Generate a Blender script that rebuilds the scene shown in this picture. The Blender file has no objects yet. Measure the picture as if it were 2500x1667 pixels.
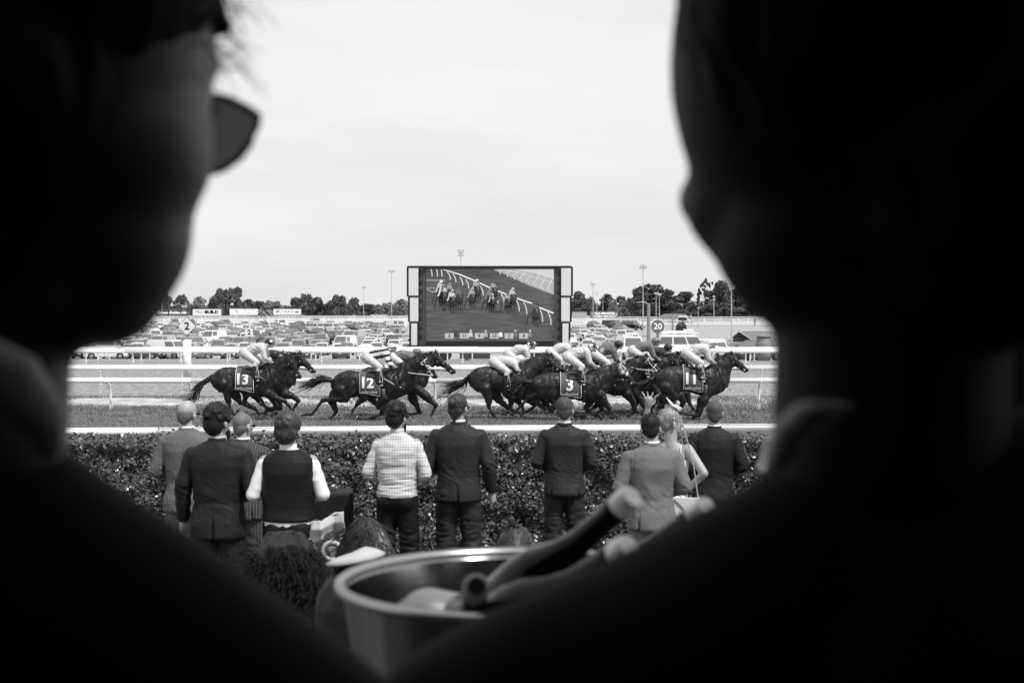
import bpy, math, random
import numpy as np
from mathutils import Vector, Matrix, noise

# ---------------------------------------------------------------- camera, world, sun, exposure
SC = bpy.context.scene
COL = SC.collection
random.seed(7)
RNG = np.random.default_rng(11)

CAM_Z = 2.9
F_PX = 3472.0                      # 50 mm lens, in pixels of the 2500 px wide photograph
PITCH = math.atan((833.5 - 765.0) / F_PX)
cd = bpy.data.cameras.new('camera')
cam = bpy.data.objects.new('camera', cd)
COL.objects.link(cam)
cam.location = (0, 0, CAM_Z)
cam.rotation_euler = (math.radians(90) - PITCH, 0, 0)
cd.sensor_width = 36.0
cd.lens = 50.0
cd.clip_start = 0.05
cd.clip_end = 6000
cd.dof.use_dof = True
cd.dof.focus_distance = 36.0
cd.dof.aperture_fstop = 7.0
SC.camera = cam

SUN_DIR = Vector((0.38, -0.40, 0.83)).normalized()      # towards the sun
sun_el = math.asin(SUN_DIR.z)
sun_az = math.atan2(SUN_DIR.x, SUN_DIR.y)
wd = bpy.data.worlds.new('World')
SC.world = wd
wd.use_nodes = True
nt = wd.node_tree
nt.nodes.clear()
wo = nt.nodes.new('ShaderNodeOutputWorld')
bg = nt.nodes.new('ShaderNodeBackground')
bg.inputs['Strength'].default_value = 0.1
sk = nt.nodes.new('ShaderNodeTexSky')
sk.sky_type = 'NISHITA'
sk.sun_disc = False
sk.sun_elevation = sun_el
sk.sun_rotation = sun_az
bw = nt.nodes.new('ShaderNodeRGBToBW')
nt.links.new(sk.outputs[0], bw.inputs[0])
tc = nt.nodes.new('ShaderNodeTexCoord')
mp = nt.nodes.new('ShaderNodeMapping')
mp.inputs['Scale'].default_value = (1.0, 1.0, 4.5)
nt.links.new(tc.outputs['Generated'], mp.inputs[0])
ns = nt.nodes.new('ShaderNodeTexNoise')
ns.inputs['Scale'].default_value = 2.3
ns.inputs['Detail'].default_value = 7
ns.inputs['Roughness'].default_value = 0.55
nt.links.new(mp.outputs[0], ns.inputs[0])
mr = nt.nodes.new('ShaderNodeMapRange')
mr.inputs['From Min'].default_value = 0.35
mr.inputs['From Max'].default_value = 0.65
mr.inputs['To Min'].default_value = 7.4
mr.inputs['To Max'].default_value = 8.8
nt.links.new(ns.outputs[0], mr.inputs[0])
mx = nt.nodes.new('ShaderNodeMix')
mx.data_type = 'FLOAT'
mx.inputs['Factor'].default_value = 0.93
nt.links.new(bw.outputs[0], mx.inputs[2])
nt.links.new(mr.outputs[0], mx.inputs[3])
nt.links.new(mx.outputs[0], bg.inputs['Color'])
nt.links.new(bg.outputs[0], wo.inputs[0])

sd = bpy.data.lights.new('sun', 'SUN')
sd.energy = 3.6
sd.angle = math.radians(0.6)
sd.color = (1.0, 1.0, 1.0)
so = bpy.data.objects.new('sun', sd)
COL.objects.link(so)
so.rotation_euler = (-SUN_DIR).to_track_quat('-Z', 'Y').to_euler()

SC.view_settings.view_transform = 'Standard'
SC.view_settings.look = 'None'
SC.view_settings.exposure = 0.12
SC.view_settings.gamma = 1.0
SC.view_settings.use_curve_mapping = False

# ---------------------------------------------------------------- helpers
def W(px, py, Y):
    """point of the world at distance Y in front of the camera, seen at a place of the 2500x1667 photograph"""
    u = (px - 1250.0) / F_PX
    v = (833.5 - py) / F_PX
    c, s = math.cos(PITCH), math.sin(PITCH)
    d = Vector((u, c + v * s, v * c - s))
    d *= Y / d.y
    return Vector((d.x, d.y, d.z + CAM_Z))

def ppm(Y):
    return F_PX / Y

GROUND = [(-60, .36), (15.9, .36), (17.2, 0), (86, 0), (160, -2.2), (310, 0), (620, 1.0), (4500, 1.0)]
def ground_z(y):
    for (a, za), (b, zb) in zip(GROUND, GROUND[1:]):
        if a <= y <= b:
            return za + (zb - za) * (y - a) / (b - a)
    return 1.0

def mat(name, c, rough=0.7, spec=0.4, metal=0.0, var=0.0, scale=6.0, bump=0.0, bscale=None, emit=0.0,
        stretch=(1, 1, 1), detail=4.0, coord='Object', trans=0.0, coat=0.0, sheen=0.0, bdist=0.02, tint=1.0):
    m = bpy.data.materials.new(name)
    m.use_nodes = True
    t = m.node_tree
    b = t.nodes['Principled BSDF']
    b.inputs['Roughness'].default_value = rough
    b.inputs['Specular IOR Level'].default_value = spec
    b.inputs['Metallic'].default_value = metal
    b.inputs['Base Color'].default_value = (c, c, c, 1)
    if tint < 1: b.inputs['Specular Tint'].default_value = (tint, tint, tint, 1)
    if trans:
        b.inputs['Transmission Weight'].default_value = trans
    if coat:
        b.inputs['Coat Weight'].default_value = coat
        b.inputs['Coat Roughness'].default_value = 0.08
    if sheen:
        b.inputs['Sheen Weight'].default_value = sheen
    if emit:
        b.inputs['Emission Color'].default_value = (c, c, c, 1)
        b.inputs['Emission Strength'].default_value = emit
    if var or bump:
        co = t.nodes.new('ShaderNodeTexCoord')
        ma = t.nodes.new('ShaderNodeMapping')
        ma.inputs['Scale'].default_value = stretch
        t.links.new(co.outputs[coord], ma.inputs[0])
    if var:
        n = t.nodes.new('ShaderNodeTexNoise')
        n.inputs['Scale'].default_value = scale
        n.inputs['Detail'].default_value = detail
        n.inputs['Roughness'].default_value = 0.6
        t.links.new(ma.outputs[0], n.inputs[0])
        r = t.nodes.new('ShaderNodeMapRange')
        r.inputs['From Min'].default_value = 0.3
        r.inputs['From Max'].default_value = 0.7
        r.inputs['To Min'].default_value = max(0.0, c * (1 - var))
        r.inputs['To Max'].default_value = min(1.0, c * (1 + var))
        t.links.new(n.outputs[0], r.inputs[0])
        t.links.new(r.outputs[0], b.inputs['Base Color'])
    if bump:
        n2 = t.nodes.new('ShaderNodeTexNoise')
        n2.inputs['Scale'].default_value = bscale or scale
        n2.inputs['Detail'].default_value = 5
        t.links.new(ma.outputs[0], n2.inputs[0])
        bp = t.nodes.new('ShaderNodeBump')
        bp.inputs['Strength'].default_value = bump
        bp.inputs['Distance'].default_value = bdist
        t.links.new(n2.outputs[0], bp.inputs['Height'])
        t.links.new(bp.outputs[0], b.inputs['Normal'])
    return m

def math_node(t, op, a, b=None, c=None):
    n = t.nodes.new('ShaderNodeMath')
    n.operation = op
    for i, v in enumerate((a, b, c)):
        if v is None:
            continue
        if isinstance(v, (int, float)):
            n.inputs[i].default_value = v
        else:
            t.links.new(v, n.inputs[i])
    return n.outputs[0]

def stripes(m, axes, period, width, c_line, c_base, soft=False):
    """woven lines across a cloth: axes is a list of (x,y,z) directions"""
    t = m.node_tree
    b = t.nodes['Principled BSDF']
    co = t.nodes.new('ShaderNodeTexCoord')
    masks = []
    for ax in axes:
        dp = t.nodes.new('ShaderNodeVectorMath')
        dp.operation = 'DOT_PRODUCT'
        t.links.new(co.outputs['Object'], dp.inputs[0])
        dp.inputs[1].default_value = ax
        f = math_node(t, 'FRACT', math_node(t, 'DIVIDE', dp.outputs['Value'], period))
        masks.append(math_node(t, 'LESS_THAN', f, width))
    k = masks[0]
    for q in masks[1:]:
        k = math_node(t, 'MAXIMUM', k, q)
    v = math_node(t, 'MULTIPLY_ADD', k, c_line - c_base, c_base)
    t.links.new(v, b.inputs['Base Color'])
    return m

def tag(o, label=None, cat=None, group=None, kind=None):
    if label: o['label'] = label
    if cat: o['category'] = cat
    if group: o['group'] = group
    if kind: o['kind'] = kind
    return o

def empty(name, loc, rz=0.0, label=None, cat=None, group=None):
    o = bpy.data.objects.new(name, None)
    COL.objects.link(o)
    o.empty_display_size = 0.2
    o.location = loc
    o.rotation_euler = (0, 0, rz)
    return tag(o, label, cat, group)

def link_mesh(name, me, parent=None, loc=None, rot=None, scale=None):
    o = bpy.data.objects.new(name, me)
    COL.objects.link(o)
    if parent is not None: o.parent = parent
    if loc is not None: o.location = loc
    if rot is not None: o.rotation_euler = rot
    if scale is not None: o.scale = scale
    return o

def copy_tree(o, parent=None):
    c = o.copy()
    COL.objects.link(c)
    c.parent = parent
    for ch in o.children:
        copy_tree(ch, c)
    return c

SCR = bpy.data.scenes.new('scratch')
def evaluated(o):
    SCR.collection.objects.link(o)
    vl = SCR.view_layers[0]
    vl.update()
    dg = vl.depsgraph
    me = bpy.data.meshes.new_from_object(o.evaluated_get(dg), depsgraph=dg)
    SCR.collection.objects.unlink(o)
    return me

class MB:
    """collects closed pieces of geometry"""
    def __init__(s, M=None):
        s.v, s.f, s.mi = [], [], []
        s.M = M or Matrix.Identity(4)
        s.m = 0
    def add(s, v, f):
        n = len(s.v)
        s.v += [tuple(s.M @ Vector(p)) for p in v]
        s.f += [tuple(i + n for i in q) for q in f]
        s.mi += [s.m] * len(f)
        return s
    def box(s, c, d, R=None, top=(1, 1), bev=0.0):
        hx, hy, hz = d[0] / 2, d[1] / 2, d[2] / 2
        tx, ty = top
        v = [(-hx, -hy, -hz), (hx, -hy, -hz), (hx, hy, -hz), (-hx, hy, -hz),
             (-hx * tx, -hy * ty, hz), (hx * tx, -hy * ty, hz), (hx * tx, hy * ty, hz), (-hx * tx, hy * ty, hz)]
        v = [(R @ Vector(p) if R else Vector(p)) + Vector(c) for p in v]
        return s.add(v, [(0, 3, 2, 1), (4, 5, 6, 7), (0, 1, 5, 4), (1, 2, 6, 5), (2, 3, 7, 6), (3, 0, 4, 7)])
    def ell(s, c, r, R=None, n=14, m=9):
        if isinstance(r, (int, float)): r = (r, r, r)
        v, f = [], []
        for j in range(1, m):
            a = math.pi * j / m
            for i in range(n):
                b = 2 * math.pi * i / n
                v.append(Vector((r[0] * math.sin(a) * math.cos(b), r[1] * math.sin(a) * math.sin(b), r[2] * math.cos(a))))
        v += [Vector((0, 0, r[2])), Vector((0, 0, -r[2]))]
        T, B = len(v) - 2, len(v) - 1
        for j in range(m - 2):
            for i in range(n):
                k = (i + 1) % n
                f.append((j * n + i, (j + 1) * n + i, (j + 1) * n + k, j * n + k))
        for i in range(n):
            k = (i + 1) % n
            f.append((T, i, k))
            f.append((B, (m - 2) * n + k, (m - 2) * n + i))
        if R: v = [R @ p for p in v]
        C = Vector(c)
        return s.add([p + C for p in v], f)
    def ring(s, c, r, ax, n, flat=(1, 1)):
        ax = Vector(ax).normalized()
        up = Vector((0, 0, 1)) if abs(ax.z) < 0.9 else Vector((0, 1, 0))
        u = ax.cross(up).normalized(); w = ax.cross(u).normalized()
        return [Vector(c) + u * (r * flat[0] * math.cos(2 * math.pi * i / n)) + w * (r * flat[1] * math.sin(2 * math.pi * i / n)) for i in range(n)]
    def loft(s, rings):
        n = len(rings[0]); v = []; f = []
        for r in rings: v += r
        for j in range(len(rings) - 1):
            for i in range(n):
                k = (i + 1) % n
                f.append((j * n + i, j * n + k, (j + 1) * n + k, (j + 1) * n + i))
        v = list(v)
        a = sum((Vector(p) for p in rings[0]), Vector()) / n
        b = sum((Vector(p) for p in rings[-1]), Vector()) / n
        v += [a, b]
        for i in range(n):
            k = (i + 1) % n
            f.append((len(v) - 2, k, i))
            f.append((len(v) - 1, (len(rings) - 1) * n + i, (len(rings) - 1) * n + k))
        return s.add(v, f)
    def cyl(s, a, b, ra, rb=None, n=12, flat=(1, 1)):
        a, b = Vector(a), Vector(b)
        if rb is None: rb = ra
        return s.loft([s.ring(a, ra, b - a, n, flat), s.ring(b, rb, b - a, n, flat)])
    def cap(s, a, ra, b, rb, n=12):
        s.cyl(a, b, ra, rb, n)
        s.ell(a, ra, n=n, m=7); s.ell(b, rb, n=n, m=7)
        return s
    def path(s, pts, rad, n=12):
        for (a, ra), (b, rb) in zip(zip(pts, rad), zip(pts[1:], rad[1:])):
            s.cyl(a, b, ra, rb, n)
        for a, ra in zip(pts, rad): s.ell(a, ra, n=n, m=7)
        return s
    def tube(s, pts, rad, n=8, flat=(1, 1)):
        pts = [Vector(p) for p in pts]
        if isinstance(rad, (int, float)): rad = [rad] * len(pts)
        rs = []
        for i, p in enumerate(pts):
            d = pts[min(i + 1, len(pts) - 1)] - pts[max(i - 1, 0)]
            rs.append(s.ring(p, rad[i], d, n, flat))
        return s.loft(rs)
    def prism(s, poly, y0, y1, plane='xz'):
        n = len(poly)
        def P(a, b, y): return (a, y, b) if plane == 'xz' else ((a, b, y) if plane == 'xy' else (y, a, b))
        v = [P(a, b, y0) for a, b in poly] + [P(a, b, y1) for a, b in poly]
        f = [tuple(range(n))[::-1], tuple(range(n, 2 * n))]
        for i in range(n):
            k = (i + 1) % n
            f.append((i, k, n + k, n + i))
        return s.add(v, f)
    def mesh(s, name, mats, smooth=False):
        me = bpy.data.meshes.new(name)
        me.from_pydata([tuple(p) for p in s.v], [], s.f)
        for m in (mats if isinstance(mats, (list, tuple)) else [mats]): me.materials.append(m)
        if any(s.mi): me.polygons.foreach_set('material_index', s.mi)
        if smooth: me.polygons.foreach_set('use_smooth', [True] * len(me.polygons))
        me.update()
        return me
    def build(s, name, mats, parent=None, smooth=False, loc=None, rot=None):
        return link_mesh(name, s.mesh(name, mats, smooth), parent, loc, rot)
    def skin(s, name, m, parent=None, voxel=0.02, smooth=4, disp=None, bevel=None, loc=None, rot=None):
        """one continuous surface round all the pieces"""
        me = bpy.data.meshes.new(name)
        me.from_pydata([tuple(p) for p in s.v], [], s.f)
        o = bpy.data.objects.new(name, me)
        r = o.modifiers.new('r', 'REMESH'); r.mode = 'VOXEL'; r.voxel_size = voxel; r.use_smooth_shade = True
        if smooth:
            q = o.modifiers.new('s', 'SMOOTH'); q.factor = 0.5; q.iterations = smooth
        out = evaluated(o)
        bpy.data.objects.remove(o); bpy.data.meshes.remove(me)
        if disp:
            n = len(out.vertices)
            co = np.empty(n * 3); out.vertices.foreach_get('co', co); co = co.reshape(-1, 3)
            no = np.empty(n * 3); out.vertices.foreach_get('normal', no); no = no.reshape(-1, 3)
            co = disp(co, no)
            out.vertices.foreach_set('co', co.ravel())
        out.materials.clear()
        out.materials.append(m)
        out.polygons.foreach_set('use_smooth', [True] * len(out.polygons))
        out.name = name
        out.update()
        return link_mesh(name, out, parent, loc, rot)

def fbm(co, scale, seed=0.0, stretch=(1, 1, 1)):
    st = np.array(stretch) * scale
    q = co * st + seed
    return np.array([noise.noise(Vector(p)) for p in q])

def wrinkle(amp, scale, seed, stretch=(1, 1, 1.0), extra=None):
    def f(co, no):
        a = fbm(co, scale, seed, stretch)
        r = 1 - np.abs(a) * 2.2
        k = fbm(co, scale * .35, seed + 9)
        d = amp * (r - .5) * np.clip(.5 + k * 1.6, 0.05, 1.3)
        co = co + no * d[:, None]
        if extra is not None: co = extra(co, no)
        return co
    return f

def quads_cloud(name, c, size, m, flat=0.0, aspect=1.6, nrm=None):
    """leaf-sized faces (two triangles each) with a random orientation round centres c"""
    n = len(c)
    a = RNG.normal(size=(n, 3))
    if nrm is not None: a = a * flat
    a /= np.linalg.norm(a, axis=1)[:, None] + 1e-9
    if nrm is not None:
        a = nrm * 1.0 + RNG.normal(size=(n, 3)) * flat
        a /= np.linalg.norm(a, axis=1)[:, None]
    h = RNG.normal(size=(n, 3))
    u = np.cross(a, h); u /= np.linalg.norm(u, axis=1)[:, None] + 1e-9
    w = np.cross(a, u)
    s = (size * RNG.uniform(.6, 1.35, n))[:, None] if not isinstance(size, np.ndarray) else size[:, None]
    tip = u * s * aspect * .5
    side = w * s * .5
    v = np.stack([c - tip, c - side + a * s * .12, c + tip, c + side + a * s * .12], 1).reshape(-1, 3)
    me = bpy.data.meshes.new(name)
    me.vertices.add(n * 4); me.vertices.foreach_set('co', v.ravel())
    me.loops.add(n * 4); me.loops.foreach_set('vertex_index', np.arange(n * 4, dtype=np.int32))
    me.polygons.add(n)
    me.polygons.foreach_set('loop_start', np.arange(0, n * 4, 4, dtype=np.int32))
    me.polygons.foreach_set('loop_total', np.full(n, 4, dtype=np.int32))
    me.materials.append(m)
    me.update(calc_edges=True)
    return me

def text_mesh(txt, size, font_shear=0.0, bold=0.0, align='CENTER', sx=1.0, extr=0.0):
    cu = bpy.data.curves.new('txt', 'FONT')
    cu.body = txt; cu.size = size; cu.align_x = align; cu.align_y = 'CENTER'
    cu.shear = font_shear; cu.offset = bold; cu.resolution_u = 3; cu.extrude = extr
    o = bpy.data.objects.new('txt', cu)
    me = evaluated(o)
    bpy.data.objects.remove(o)
    if sx != 1.0:
        for v in me.vertices: v.co.x *= sx
    return me

def text_on(txt, size, m, parent, loc, name='lettering', rot=(math.radians(90), 0, 0), extr=0.004, **k):
    """flat lettering standing upright, facing the camera side (-Y)"""
    me = text_mesh(txt, size, extr=extr, **k)
    me.materials.clear(); me.materials.append(m)
    return link_mesh(name, me, parent, loc, rot)

# ---------------------------------------------------------------- materials (black and white place, as photographed)
M = {}
M['white_plastic'] = mat('white_plastic', .92, .35, .5, var=.05, scale=2)
M['white_paint'] = mat('white_paint', .8, .5, .4, var=.06, scale=3)
M['grey_metal'] = mat('grey_metal', .3, .45, .5, .4, var=.1, scale=4)
M['pale_metal'] = mat('pale_metal', .45, .4, .5, .3)
M['black_metal'] = mat('black_metal', .02, .45, .4)
M['rubber'] = mat('rubber', .025, .8, .2)
M['rim'] = mat('rim', .4, .3, .5, .8)
M['glass'] = mat('glass', .09, .06, 1.0, coat=1.0)
M['lamp_lens'] = mat('lamp_lens', .55, .12, .8)
M['grille'] = mat('grille', .03, .5, .4)
M['leather'] = mat('leather', .012, .35, .5)
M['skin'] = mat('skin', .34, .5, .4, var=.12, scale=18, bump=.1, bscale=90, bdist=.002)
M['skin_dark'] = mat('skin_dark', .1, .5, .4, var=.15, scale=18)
M['black_ink'] = mat('black_ink', .015, .6, .2)
M['white_ink'] = mat('white_ink', .85, .6, .2)
# ================================================================ SETTING
def grid_ground(name, ys, zoff, m, x0=-60, x1=60, nx=1, jag=0.0):
    v, f = [], []
    cols = nx + 1
    for j, y in enumerate(ys):
        for i in range(cols):
            x = x0 + (x1 - x0) * i / nx
            yy = y
            if jag and j in (0, len(ys) - 1):
                yy += jag * (noise.noise(Vector((x * .35, y, 0))) * 1.6 + noise.noise(Vector((x * 1.7, y, 3))) * .6)
            v.append((x, yy, ground_z(y) + zoff))
    for j in range(len(ys) - 1):
        for i in range(nx):
            a = j * cols + i
            f.append((a, a + 1, a + cols + 1, a + cols))
    me = bpy.data.meshes.new(name); me.from_pydata(v, [], f); me.materials.append(m)
    o = link_mesh(name, me)
    o['kind'] = 'structure'
    return o

M['grass'] = mat('grass', .24, .9, .15, var=.55, scale=7, bump=.3, bscale=9, bdist=.05, detail=9, stretch=(1, .16, 1))
M['turf'] = mat('turf', .15, .9, .15, var=.4, scale=8, bump=.3, bscale=12, bdist=.06, detail=10, stretch=(1, .25, 1))
M['lawn'] = mat('lawn', .08, .9, .15, var=.3, scale=6)
M['sand'] = mat('sand', .40, .95, .1, var=.5, scale=1.3, bump=.4, bscale=5, bdist=.05, detail=10, stretch=(1, .5, 1))
M['dry_grass'] = mat('dry_grass', .33, .95, .1, var=.3, scale=1.2, detail=8)
M['ditch'] = mat('ditch', .05, .95, .1, var=.6, scale=2.2, detail=6, stretch=(.5, 1, 1))
M['track_sand'] = mat('track_sand', .42, .95, .1, var=.1, scale=.5)

grid_ground('ground', [-60, 15.9, 17.2, 86, 160, 310, 620, 4500], 0.0, M['grass'], -3000, 3000, 2)
grid_ground('lawn', [-6, 15.85], .004, M['lawn'], -25, 25)
grid_ground('racing_turf', [17.3, 44.0], .004, M['turf'], -40, 40, 160, .12)
grid_ground('sand_strip', [43.7, 48.6], .009, M['sand'], -45, 45, 260, .22)
grid_ground('drain_strip', [59.5, 61.6], .006, M['ditch'], -50, 50, 300, .35)
grid_ground('parking_field', [150, 160, 310, 322], .006, M['dry_grass'], -160, 160, 120, .6)
grid_ground('far_track', [335, 470, 620], .02, M['track_sand'], -500, 500, 60, .5)

# short grass blades standing up on the near turf and in front of the rails
def blades(name, n, x0, x1, y0, y1, h, w, m, density_pow=1.0, keep=None):
    x = RNG.uniform(x0, x1, n); y = y0 + (y1 - y0) * RNG.uniform(0, 1, n) ** density_pow
    if keep is not None:
        k = keep(x, y); x, y = x[k], y[k]; n = len(x)
    z = np.array([ground_z(q) for q in y]) + .004
    hh = h * RNG.uniform(.4, 1.5, n); ang = RNG.uniform(0, math.pi, n)
    dx = np.cos(ang) * w / 2; dy = np.sin(ang) * w / 2
    lean = RNG.normal(0, .35, (n, 2)) * hh[:, None]
    v = np.stack([np.c_[x - dx, y - dy, z], np.c_[x + dx, y + dy, z], np.c_[x + lean[:, 0], y + lean[:, 1], z + hh]], 1).reshape(-1, 3)
    me = bpy.data.meshes.new(name)
    me.vertices.add(n * 3); me.vertices.foreach_set('co', v.ravel())
    me.loops.add(n * 3); me.loops.foreach_set('vertex_index', np.arange(n * 3, dtype=np.int32))
    me.polygons.add(n)
    me.polygons.foreach_set('loop_start', np.arange(0, n * 3, 3, dtype=np.int32))
    me.polygons.foreach_set('loop_total', np.full(n, 3, dtype=np.int32))
    me.materials.append(m); me.update(calc_edges=True)
    o = link_mesh(name, me); o['kind'] = 'stuff'
    return o
M['blade'] = mat('blade', .19, .7, .15, var=.35, scale=1.2, detail=6)
M['straw'] = mat('straw', .33, .8, .2, var=.3, scale=3)
tag(blades('grass', 170000, -15, 15, 25, 44.2, .055, .022, M['blade']), 'short green racing turf under the galloping horses', 'grass')
tag(blades('grass', 60000, -19, 19, 43.5, 49.3, .07, .03, M['blade'],
           keep=lambda x, y: (np.sin(x * 1.1 + y * .8) + np.sin(x * .43 + 2 - y * .5) + np.abs(y - 46.3) * .75 + RNG.normal(0, .5, len(x))) > 1.3),
    'ragged grass creeping over the edges of the pale sand strip', 'grass')
tag(blades('dry_grass', 26000, 23, 62, 140, 205, .75, .16, M['straw'],
           keep=lambda x, y: (x / y > .078)), 'tall pale dry grass around the camera tower', 'grass')

# ---------------------------------------------------------------- hedge
def hedge():
    x0, x1, y0, y1 = -7.4, 7.4, 14.75, 15.6
    z0, z1 = .36, 1.545
    root = empty('hedge', (0, (y0 + y1) / 2, z0), 0, 'long clipped dark hedge with small glossy leaves behind the row of spectators', 'hedge')
    off = -Vector((0, (y0 + y1) / 2, z0))
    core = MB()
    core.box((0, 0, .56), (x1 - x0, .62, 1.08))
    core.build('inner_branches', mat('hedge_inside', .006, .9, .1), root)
    n = 125000
    x = RNG.uniform(x0, x1, n)
    z = RNG.uniform(z0 + .03, z1, n)
    bul = np.array([noise.noise(Vector((a * 1.3, b * 2.2, 0))) * .11 + noise.noise(Vector((a * 5, b * 6, 4))) * .08 for a, b in zip(x[::1], z)])
    y = y0 + np.abs(RNG.normal(0, .05, n)) + bul
    c = np.c_[x, y, z] + np.array(off)
    nrm = np.tile(np.array([0., -1, .25]), (n, 1))
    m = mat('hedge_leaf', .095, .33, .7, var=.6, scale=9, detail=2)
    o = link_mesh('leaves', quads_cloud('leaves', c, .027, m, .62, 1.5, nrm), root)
    o['kind'] = 'stuff'
    n = 60000
    x = RNG.uniform(x0, x1, n); y = RNG.uniform(y0, y1, n)
    z = z1 + RNG.normal(0, .018, n) + np.array([noise.noise(Vector((a * 2, b * 2, 9))) * .03 for a, b in zip(x, y)])
    c = np.c_[x, y, z] + np.array(off)
    o = link_mesh('leaves', quads_cloud('leaves', c, .026, m, .6, 1.5, np.tile(np.array([0., 0, 1]), (n, 1))), root)
    o['kind'] = 'stuff'
    # single sprigs that stand up out of the clipped top
    n = 320
    x = RNG.uniform(x0, x1, n); y = RNG.uniform(y0, y1, n); zz = z1 + RNG.uniform(.02, .055, n)
    c = np.repeat(np.c_[x, y, zz] + np.array(off), 3, 0) + RNG.normal(0, .014, (n * 3, 3))
    o = link_mesh('sprigs', quads_cloud('sprigs', c, .028, m, 1.0, 1.8), root)
    o['kind'] = 'stuff'
hedge()

# ---------------------------------------------------------------- running rails
def running_rail(Y, ztop, th, x0, x1, pitch, label, phase=0.0, lean=.42, post_w=.072, foot=True, skew=0.0):
    root = empty('running_rail', (0, Y, ground_z(Y)), 0, label, 'rail', 'white running rails along the track')
    gz = ground_z(Y)
    h = ztop - gz
    # extruded plastic rail: a rounded lower tube with a thinner lip on top, in lengths joined at collars
    seg = pitch * 3
    x = x0
    sec = []
    for i in range(10):
        a = 2 * math.pi * i / 10
        sec.append((math.cos(a) * th * .48, -th * .52 + math.sin(a) * th * .46))
    me = None
    while x < x1:
        b = MB()
        b.loft([[(xx, p[0], p[1]) for p in sec] for xx in (0.004, seg - .004)])
        b.box((seg / 2, .0, -th * .08), (seg - .008, th * .62, th * .16))
        if me is None: me = b.mesh('rail_length', M['white_plastic'], True)
        o = link_mesh('rail_length', me, root, (x, skew * x, h), (0, 0, math.atan(skew)))
        c = None
        x += seg
    n = int((x1 - x0) / pitch)
    pb = MB()
    pts = [(0, lean, 0), (0, lean, h * .42), (0, lean * .93, h * .62), (0, lean * .66, h * .8), (0, lean * .22, h - th * .9), (0, 0, h - th * .72)]
    pb.tube(pts, [post_w * .5] * 3 + [post_w * .48] * 3, 8)
    if foot: pb.cyl((0, lean, 0), (0, lean, h * .2), post_w * .75, post_w * .62, 8)
    pm = pb.mesh('post', M['white_plastic'], True)
    cb = MB(); cb.cyl((-.06, 0, -th * .56), (.06, 0, -th * .56), th * .46, th * .46, 10)
    cm = cb.mesh('collar', M['white_plastic'], True)
    for i in range(n + 1):
        xx = x0 + phase + i * pitch
        p = link_mesh('post', pm, root, (xx, skew * xx, 0), (0, 0, RNG.normal(0, .08)))
        if Y > 30: link_mesh('collar', cm, p, (0, 0, h))
    return root

running_rail(19.7, 2.9 - 273.5 / F_PX * 19.7, .098, -12, 12, 2.4, 'thick white running rail directly behind the clipped hedge', skew=.075, lean=.3)
running_rail(42.0, 2.9 - 157 / F_PX * 42, .165, -24, 24, 2.42, 'white goose-neck rail nearest behind the galloping horses', phase=-.13)
running_rail(49.6, 2.9 - 126 / F_PX * 49.6, .185, -27, 27, 2.9, 'second white goose-neck rail behind the horses, beyond the pale sand strip', phase=.9)
running_rail(72.0, 2.9 - 87.5 / F_PX * 72, .2, -34, 34, 2.4, 'white rail with closely set posts, nearest of the three just before the parked cars', phase=.3, post_w=.07)
running_rail(78.0, 2.9 - 84 / F_PX * 78, .19, -36, 36, 2.4, 'middle one of the three white rails just before the parked cars', phase=1.2, post_w=.07)
running_rail(84.5, 2.9 - 81.5 / F_PX * 84.5, .18, -38, 38, 2.4, 'rear one of the three white rails, directly in front of the big screen', phase=2.0, post_w=.07)

def far_rail(Y, z, h, x0, x1, pitch, label, bars=2, tilt=0.0, m='white_paint'):
    root = empty('rail_fence', (0, Y, z), 0, label, 'rail', 'far white rails beyond the parked cars')
    nseg = 12
    L = (x1 - x0) / nseg
    rb = MB()
    for k in range(bars): rb.box((L / 2, 0, h * (1 - k * .45)), (L - .01, .1, .16 if k == 0 else .1))
    rm = rb.mesh('rail_length', M[m])
    for i in range(nseg):
        link_mesh('rail_length', rm, root, (x0 + i * L, 0, 0))
    pb = MB(); pb.box((0, .08, h / 2), (.14, .1, h))
    pm = pb.mesh('post', M[m])
    n = int((x1 - x0) / pitch)
    for i in range(min(n, 120)):
        link_mesh('post', pm, root, (x0 + (i + .5) * (x1 - x0) / min(n, 120), 0, 0))
    return root
for (Y, z, h, p, lab, bars) in [
        (326, 0.05, 1.15, 3.0, 'white post and rail fence nearest behind the parked cars', 2),
        (352, .15, 1.25, 4, 'second white fence behind the parked cars', 1),
        (385, .25, 1.25, 4, 'third white fence behind the parked cars', 2),
        (425, .40, 1.4, 5, 'fourth white fence behind the parked cars, across the pale far track', 1),
        (480, .55, 1.5, 5, 'fifth white fence behind the parked cars', 2),
        (560, .80, 1.5, 6, 'far white fence at the foot of the tree line', 2)]:
    far_rail(Y, z, h, -.4 * Y, .4 * Y, p, lab, bars)

# pale low barrier boards and banner panels along the far side
def wall_panels(Y, z0, h, x0, x1, n, label, m, name='barrier_wall', cat='wall'):
    root = empty(name, ((x0 + x1) / 2, Y, z0), 0, label, cat)
    L = (x1 - x0) / n
    b = MB(); b.box((0, 0, h / 2), (L - .06, .08, h)); b.box((L / 2, -.04, h / 2), (.1, .14, h + .08))
    me = b.mesh('panel', m)
    for i in range(n):
        link_mesh('panel', me, root, (x0 + (i + .5) * L - (x0 + x1) / 2, 0, 0))
M['pale_board'] = mat('pale_board', .5, .7, .3, var=.15, scale=.5)
wall_panels(600, 1.0, 1.5, -152, -62, 30, 'long pale barrier boards along the far rail, left of the big screen', M['pale_board'])
wall_panels(600, 1.0, 1.3, 28, 118, 26, 'long pale barrier boards along the far rail, right of the big screen', M['pale_board'])
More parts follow.
